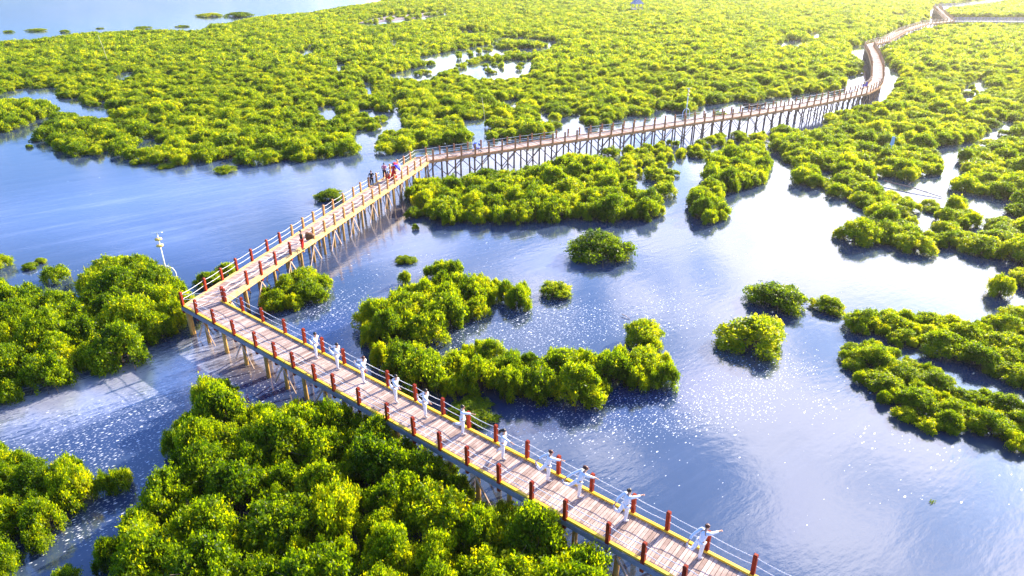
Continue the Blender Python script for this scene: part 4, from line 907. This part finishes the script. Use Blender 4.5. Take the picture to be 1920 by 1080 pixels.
def scooter(loc, rz, label):
    r = empty('scooter', loc, rz); tag(r, label, 'scooter')
    wheel(r, (0, .62, .22), .22, w=.09); wheel(r, (0, -.55, .22), .22, w=.09)
    b = MB(); b.prism([(-.14, -.15, .26), (.14, -.15, .26), (.14, .38, .26), (-.14, .38, .26)], [(-.15, -.15, .33), (.15, -.15, .33), (.15, .38, .33), (-.15, .38, .33)]); b.prism([(-.16, -.72, .34), (.16, -.72, .34), (.17, -.12, .30), (-.17, -.12, .30)], [(-.10, -.78, .66), (.10, -.78, .66), (.14, -.16, .68), (-.14, -.16, .68)]); b.prism([(-.20, .36, .33), (.20, .36, .33), (.20, .44, .33), (-.20, .44, .33)], [(-.16, .46, .92), (.16, .46, .92), (.16, .52, .92), (-.16, .52, .92)]); b.build('body', M['violet_paint'], r)
    s = MB(); s.prism([(-.11, -.76, .67), (.11, -.76, .67), (.14, -.14, .69), (-.14, -.14, .69)], [(-.10, -.74, .76), (.10, -.74, .76), (.12, -.16, .76), (-.12, -.16, .76)]); s.build('seat', M['rubber'], r)
    h = MB(); h.tube([(0, .60, .22), (0, .46, 1.0)], .025, 6); h.tube([(-.32, .40, 1.04), (0, .46, 1.0), (.32, .40, 1.04)], .018, 6); h.build('handlebar', M['dark_wood'], r, True)
    m = MB(); [m.ball((x, .42, 1.2), (.05, .015, .035), 8, 5) for x in (-.25, .25)]; m.build('mirror', M['rubber'], r); l = MB(); l.ball((0, .55, .86), (.07, .04, .07), 8, 6); l.build('headlight', M['white_metal'], r)
f = U(1621, 165, DZ); scooter((f.x, f.y, DZ), math.radians(-52), 'violet-blue motor scooter parked at the far end of the straight stretch')
def plank_board():
    a, b = U(834, 296.5, DZ), U(857, 293.5, DZ); mb = MB(); a.z = b.z = DZ + .10; mb.bar(a, b, .16, .05, tone=.4); d = (b - a)
    for f_ in (.1, .9): mb.bar(a + d * f_ - Vector((0, 0, .12)), a + d * f_, .08, .06)
    tag(mb.build('plank', M['dark_wood']), 'dark loose plank lying along the right edge just past the second bend', 'plank')
plank_board()
def rowboat(loc, rz, label):
    r = empty('boat', loc, rz); tag(r, label, 'boat'); n = 11; mb = MB(); L_ = 1.9; rings = []
    for i in range(n):
        t = i / (n - 1) * 2 - 1; w = .42 * (1 - abs(t) ** 2.4) + .05; zt = .42 + .16 * t * t; y = t * L_
        rings.append([(-w, y, zt), (-w * .8, y, .12), (0, y, -.06 + .2 * t ** 4), (w * .8, y, .12), (w, y, zt), (w - .05, y, zt), (w * .8 - .06, y, .16), (0, y, .04 + .2 * t ** 4), (-w * .8 + .06, y, .16), (-w + .05, y, zt)])
    for q in rings: mb.v += q
    for i in range(n - 1):
        for k in range(10): mb.f.append((i * 10 + k, (i + 1) * 10 + k, (i + 1) * 10 + (k + 1) % 10, i * 10 + (k + 1) % 10)); mb.tone.append(.5)
    mb.f += [tuple(range(10)), tuple(reversed(range((n - 1) * 10, n * 10)))]; mb.tone += [.5, .5]; mb.build('hull', M['dark_wood'], r)
    s = MB(); [s.bar((-.4, y, .34), (.4, y, .34), .2, .03) for y in (-.7, .6)]; s.build('seat', M['brace'], r)
f = U(1413, 200, 0.0); rowboat((f.x, f.y, 0), math.radians(-78), 'narrow dark boat moored behind the far railing of the straight stretch')
# lamp posts standing in the water, each with a hoop at the foot and two yellow lamp discs
def lamp_post(loc, H, label, rz):
    r = empty('lamp_post', loc, rz); tag(r, label, 'lamp post', 'white lamp posts standing in the water')
    p = MB(); p.tube([(0, 0, -.5), (0, 0, H)], [.075, .05], 10); p.build('pole', M['white_metal'], r, True)
    h = MB(); h.tube([(-.62, 0, -.4), (-.62, 0, .7), (-.5, 0, 1.02), (-.25, 0, 1.2), (0, 0, 1.24), (.25, 0, 1.2), (.5, 0, 1.02), (.62, 0, .7), (.62, 0, -.4)], .045, 8); h.build('hoop', M['white_metal'], r, True)
    for z in (H - .85, H - .35):
        d = MB(); d.tube([(0, 0, z - .10), (0, 0, z - .04), (0, 0, z + .05), (0, 0, z + .09)], [.10, .25, .25, .08], 14); o = d.build('lamp_disc', M['lamp_yellow'], r, True); g = MB(); g.ball((0, 0, z - .08), (.12, .12, .06), 8, 5); g.build('lens', M['white_metal'], o)
    t = MB(); t.bar((-.36, 0, H + .16), (.36, 0, H + .16), .34, .035, up=(0, .35, 1)); t.tube([(0, 0, H - .02), (0, 0, H + .15)], [.10, .05], 8); t.build('top_panel', M['white_metal'], r)
f = U(315, 523, 0.2); lamp_post((f.x, f.y, 0), 3.75, 'white lamp post with two yellow discs rising from the left mangroves by the bay', .2)
f = U(1286, 217, 0.2); lamp_post((f.x, f.y, 0), 4.1, 'white lamp post behind the long straight stretch of railing', .4)
# pavilion far in the forest
def pavilion():
    f = U(1193, 26, 0); r = empty('pavilion', (f.x, f.y, 0), .35); r.scale = (.68, .68, .64); tag(r, 'small lookout pavilion with a blue-grey pointed roof deep in the forest', 'pavilion')
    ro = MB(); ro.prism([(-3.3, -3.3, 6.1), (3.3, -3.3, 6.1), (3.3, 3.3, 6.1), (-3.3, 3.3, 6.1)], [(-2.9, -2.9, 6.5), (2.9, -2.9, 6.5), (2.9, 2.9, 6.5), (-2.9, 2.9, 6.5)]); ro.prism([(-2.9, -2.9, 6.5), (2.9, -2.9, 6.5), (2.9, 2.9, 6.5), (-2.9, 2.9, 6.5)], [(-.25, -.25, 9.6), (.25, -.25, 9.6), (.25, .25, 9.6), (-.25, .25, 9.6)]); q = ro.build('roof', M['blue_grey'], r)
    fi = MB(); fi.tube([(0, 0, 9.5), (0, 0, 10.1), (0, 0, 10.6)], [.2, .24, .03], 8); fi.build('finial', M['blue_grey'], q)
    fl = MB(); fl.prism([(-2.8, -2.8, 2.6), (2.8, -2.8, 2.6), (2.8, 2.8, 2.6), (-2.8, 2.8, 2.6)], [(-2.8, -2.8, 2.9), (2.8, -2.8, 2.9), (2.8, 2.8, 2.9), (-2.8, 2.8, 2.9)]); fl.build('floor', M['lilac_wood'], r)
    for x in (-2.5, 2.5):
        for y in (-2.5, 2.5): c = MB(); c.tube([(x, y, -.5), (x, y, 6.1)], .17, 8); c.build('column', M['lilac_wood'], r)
    rl = MB()
    for z in (3.35, 3.9):
        for a, b in (((-2.5, -2.5), (2.5, -2.5)), ((2.5, -2.5), (2.5, 2.5)), ((2.5, 2.5), (-2.5, 2.5)), ((-2.5, 2.5), (-2.5, -2.5))): rl.bar((*a, z), (*b, z), .12, .12)
    rl.build('railing', M['lilac_wood'], r)
    st = MB()
    for k in range(8): st.bar((2.9 + k * .32, -.8, 2.6 - k * .33), (2.9 + k * .32, .8, 2.6 - k * .33), .34, .08)
    for y in (-.8, .8): st.bar((2.8, y, 2.75), (5.4, y, .1), .1, .2)
    st.build('stair', M['lilac_wood'], r)
pavilion()
def stick(a, b, r0, r1, mat, name, label, cat, twig=None):
    mb = MB(); a, b = Vector(a), Vector(b); m = a.lerp(b, .5) + Vector((.04, .03, .05)) * (b - a).length * .3
    mb.tube([a, m, b], [r0, (r0 + r1) / 2, r1], 7)
    if twig:
        for f_, d_ in twig: p = a.lerp(b, f_); mb.tube([p, p + Vector(d_)], [r1, r1 * .4], 5)
    tag(mb.build(name, mat, None, True), label, cat)
f = U(910, 225, .8); stick((f.x, f.y, -.3), (f.x - .45, f.y, 4.0), .05, .03, M['bamboo'], 'bamboo_pole', 'thin pale bamboo pole leaning out of the forest near the boardwalk', 'pole')
f = U(202, 113, .8); stick((f.x, f.y, -.3), (f.x - .8, f.y, 6.2), .07, .04, M['bamboo'], 'bamboo_pole', 'tall thin pole standing in the forest at the upper left', 'pole')
stick(U(1657, 339, .35), U(1767, 370, .08), .07, .035, M['pile_dark'], 'fallen_trunk', 'long dark fallen trunk lying across the small pool at the right', 'log', [(.4, (.5, .3, .4)), (.7, (.4, -.2, .3))])
stick(U(1166, 589, .12), U(1181, 598, .05), .03, .02, M['brace'], 'driftwood', 'pale stick of driftwood floating left of the upright mangrove', 'driftwood', [(.5, (.05, .07, .05))])
stick(U(1012, 697, 1.5), U(1024, 716, .9), .03, .02, M['brace'], 'dead_branch', 'bare pale dead branch sticking out of the long island', 'branch', [(.05, (-.3, .0, .12)), (.02, (.1, .1, .35))])
f = U(1671, 277, 1.4); pb = MB(); pb.tube([(f.x, f.y, -.3), (f.x, f.y, 2.0)], .04, 6); pb.prism([(f.x - .22, f.y, 1.7), (f.x + .22, f.y, 1.7), (f.x + .22, f.y + .06, 1.7), (f.x - .22, f.y + .06, 1.7)], [(f.x - .16, f.y, 2.75), (f.x + .20, f.y, 2.7), (f.x + .20, f.y + .06, 2.7), (f.x - .16, f.y + .06, 2.75)])
tag(pb.build('marker_post', M['pale_blue']), 'small pale blue marker post showing between the mangroves at the right', 'marker')
f = U(1748, 941, .02); dbm = MB()
for k in range(9): a = k * 2.4; p = Vector((f.x + .022 * k * math.cos(a), f.y + .015 * k * math.sin(a), .03)); dbm.tube([p, p + Vector((.09 * math.cos(a * 1.7), .06 * math.sin(a), .03))], [.025, .012], 5)
tag(dbm.build('weed_clump', M['leaf']), 'tiny floating clump of weed on the open water at the lower right', 'weed')
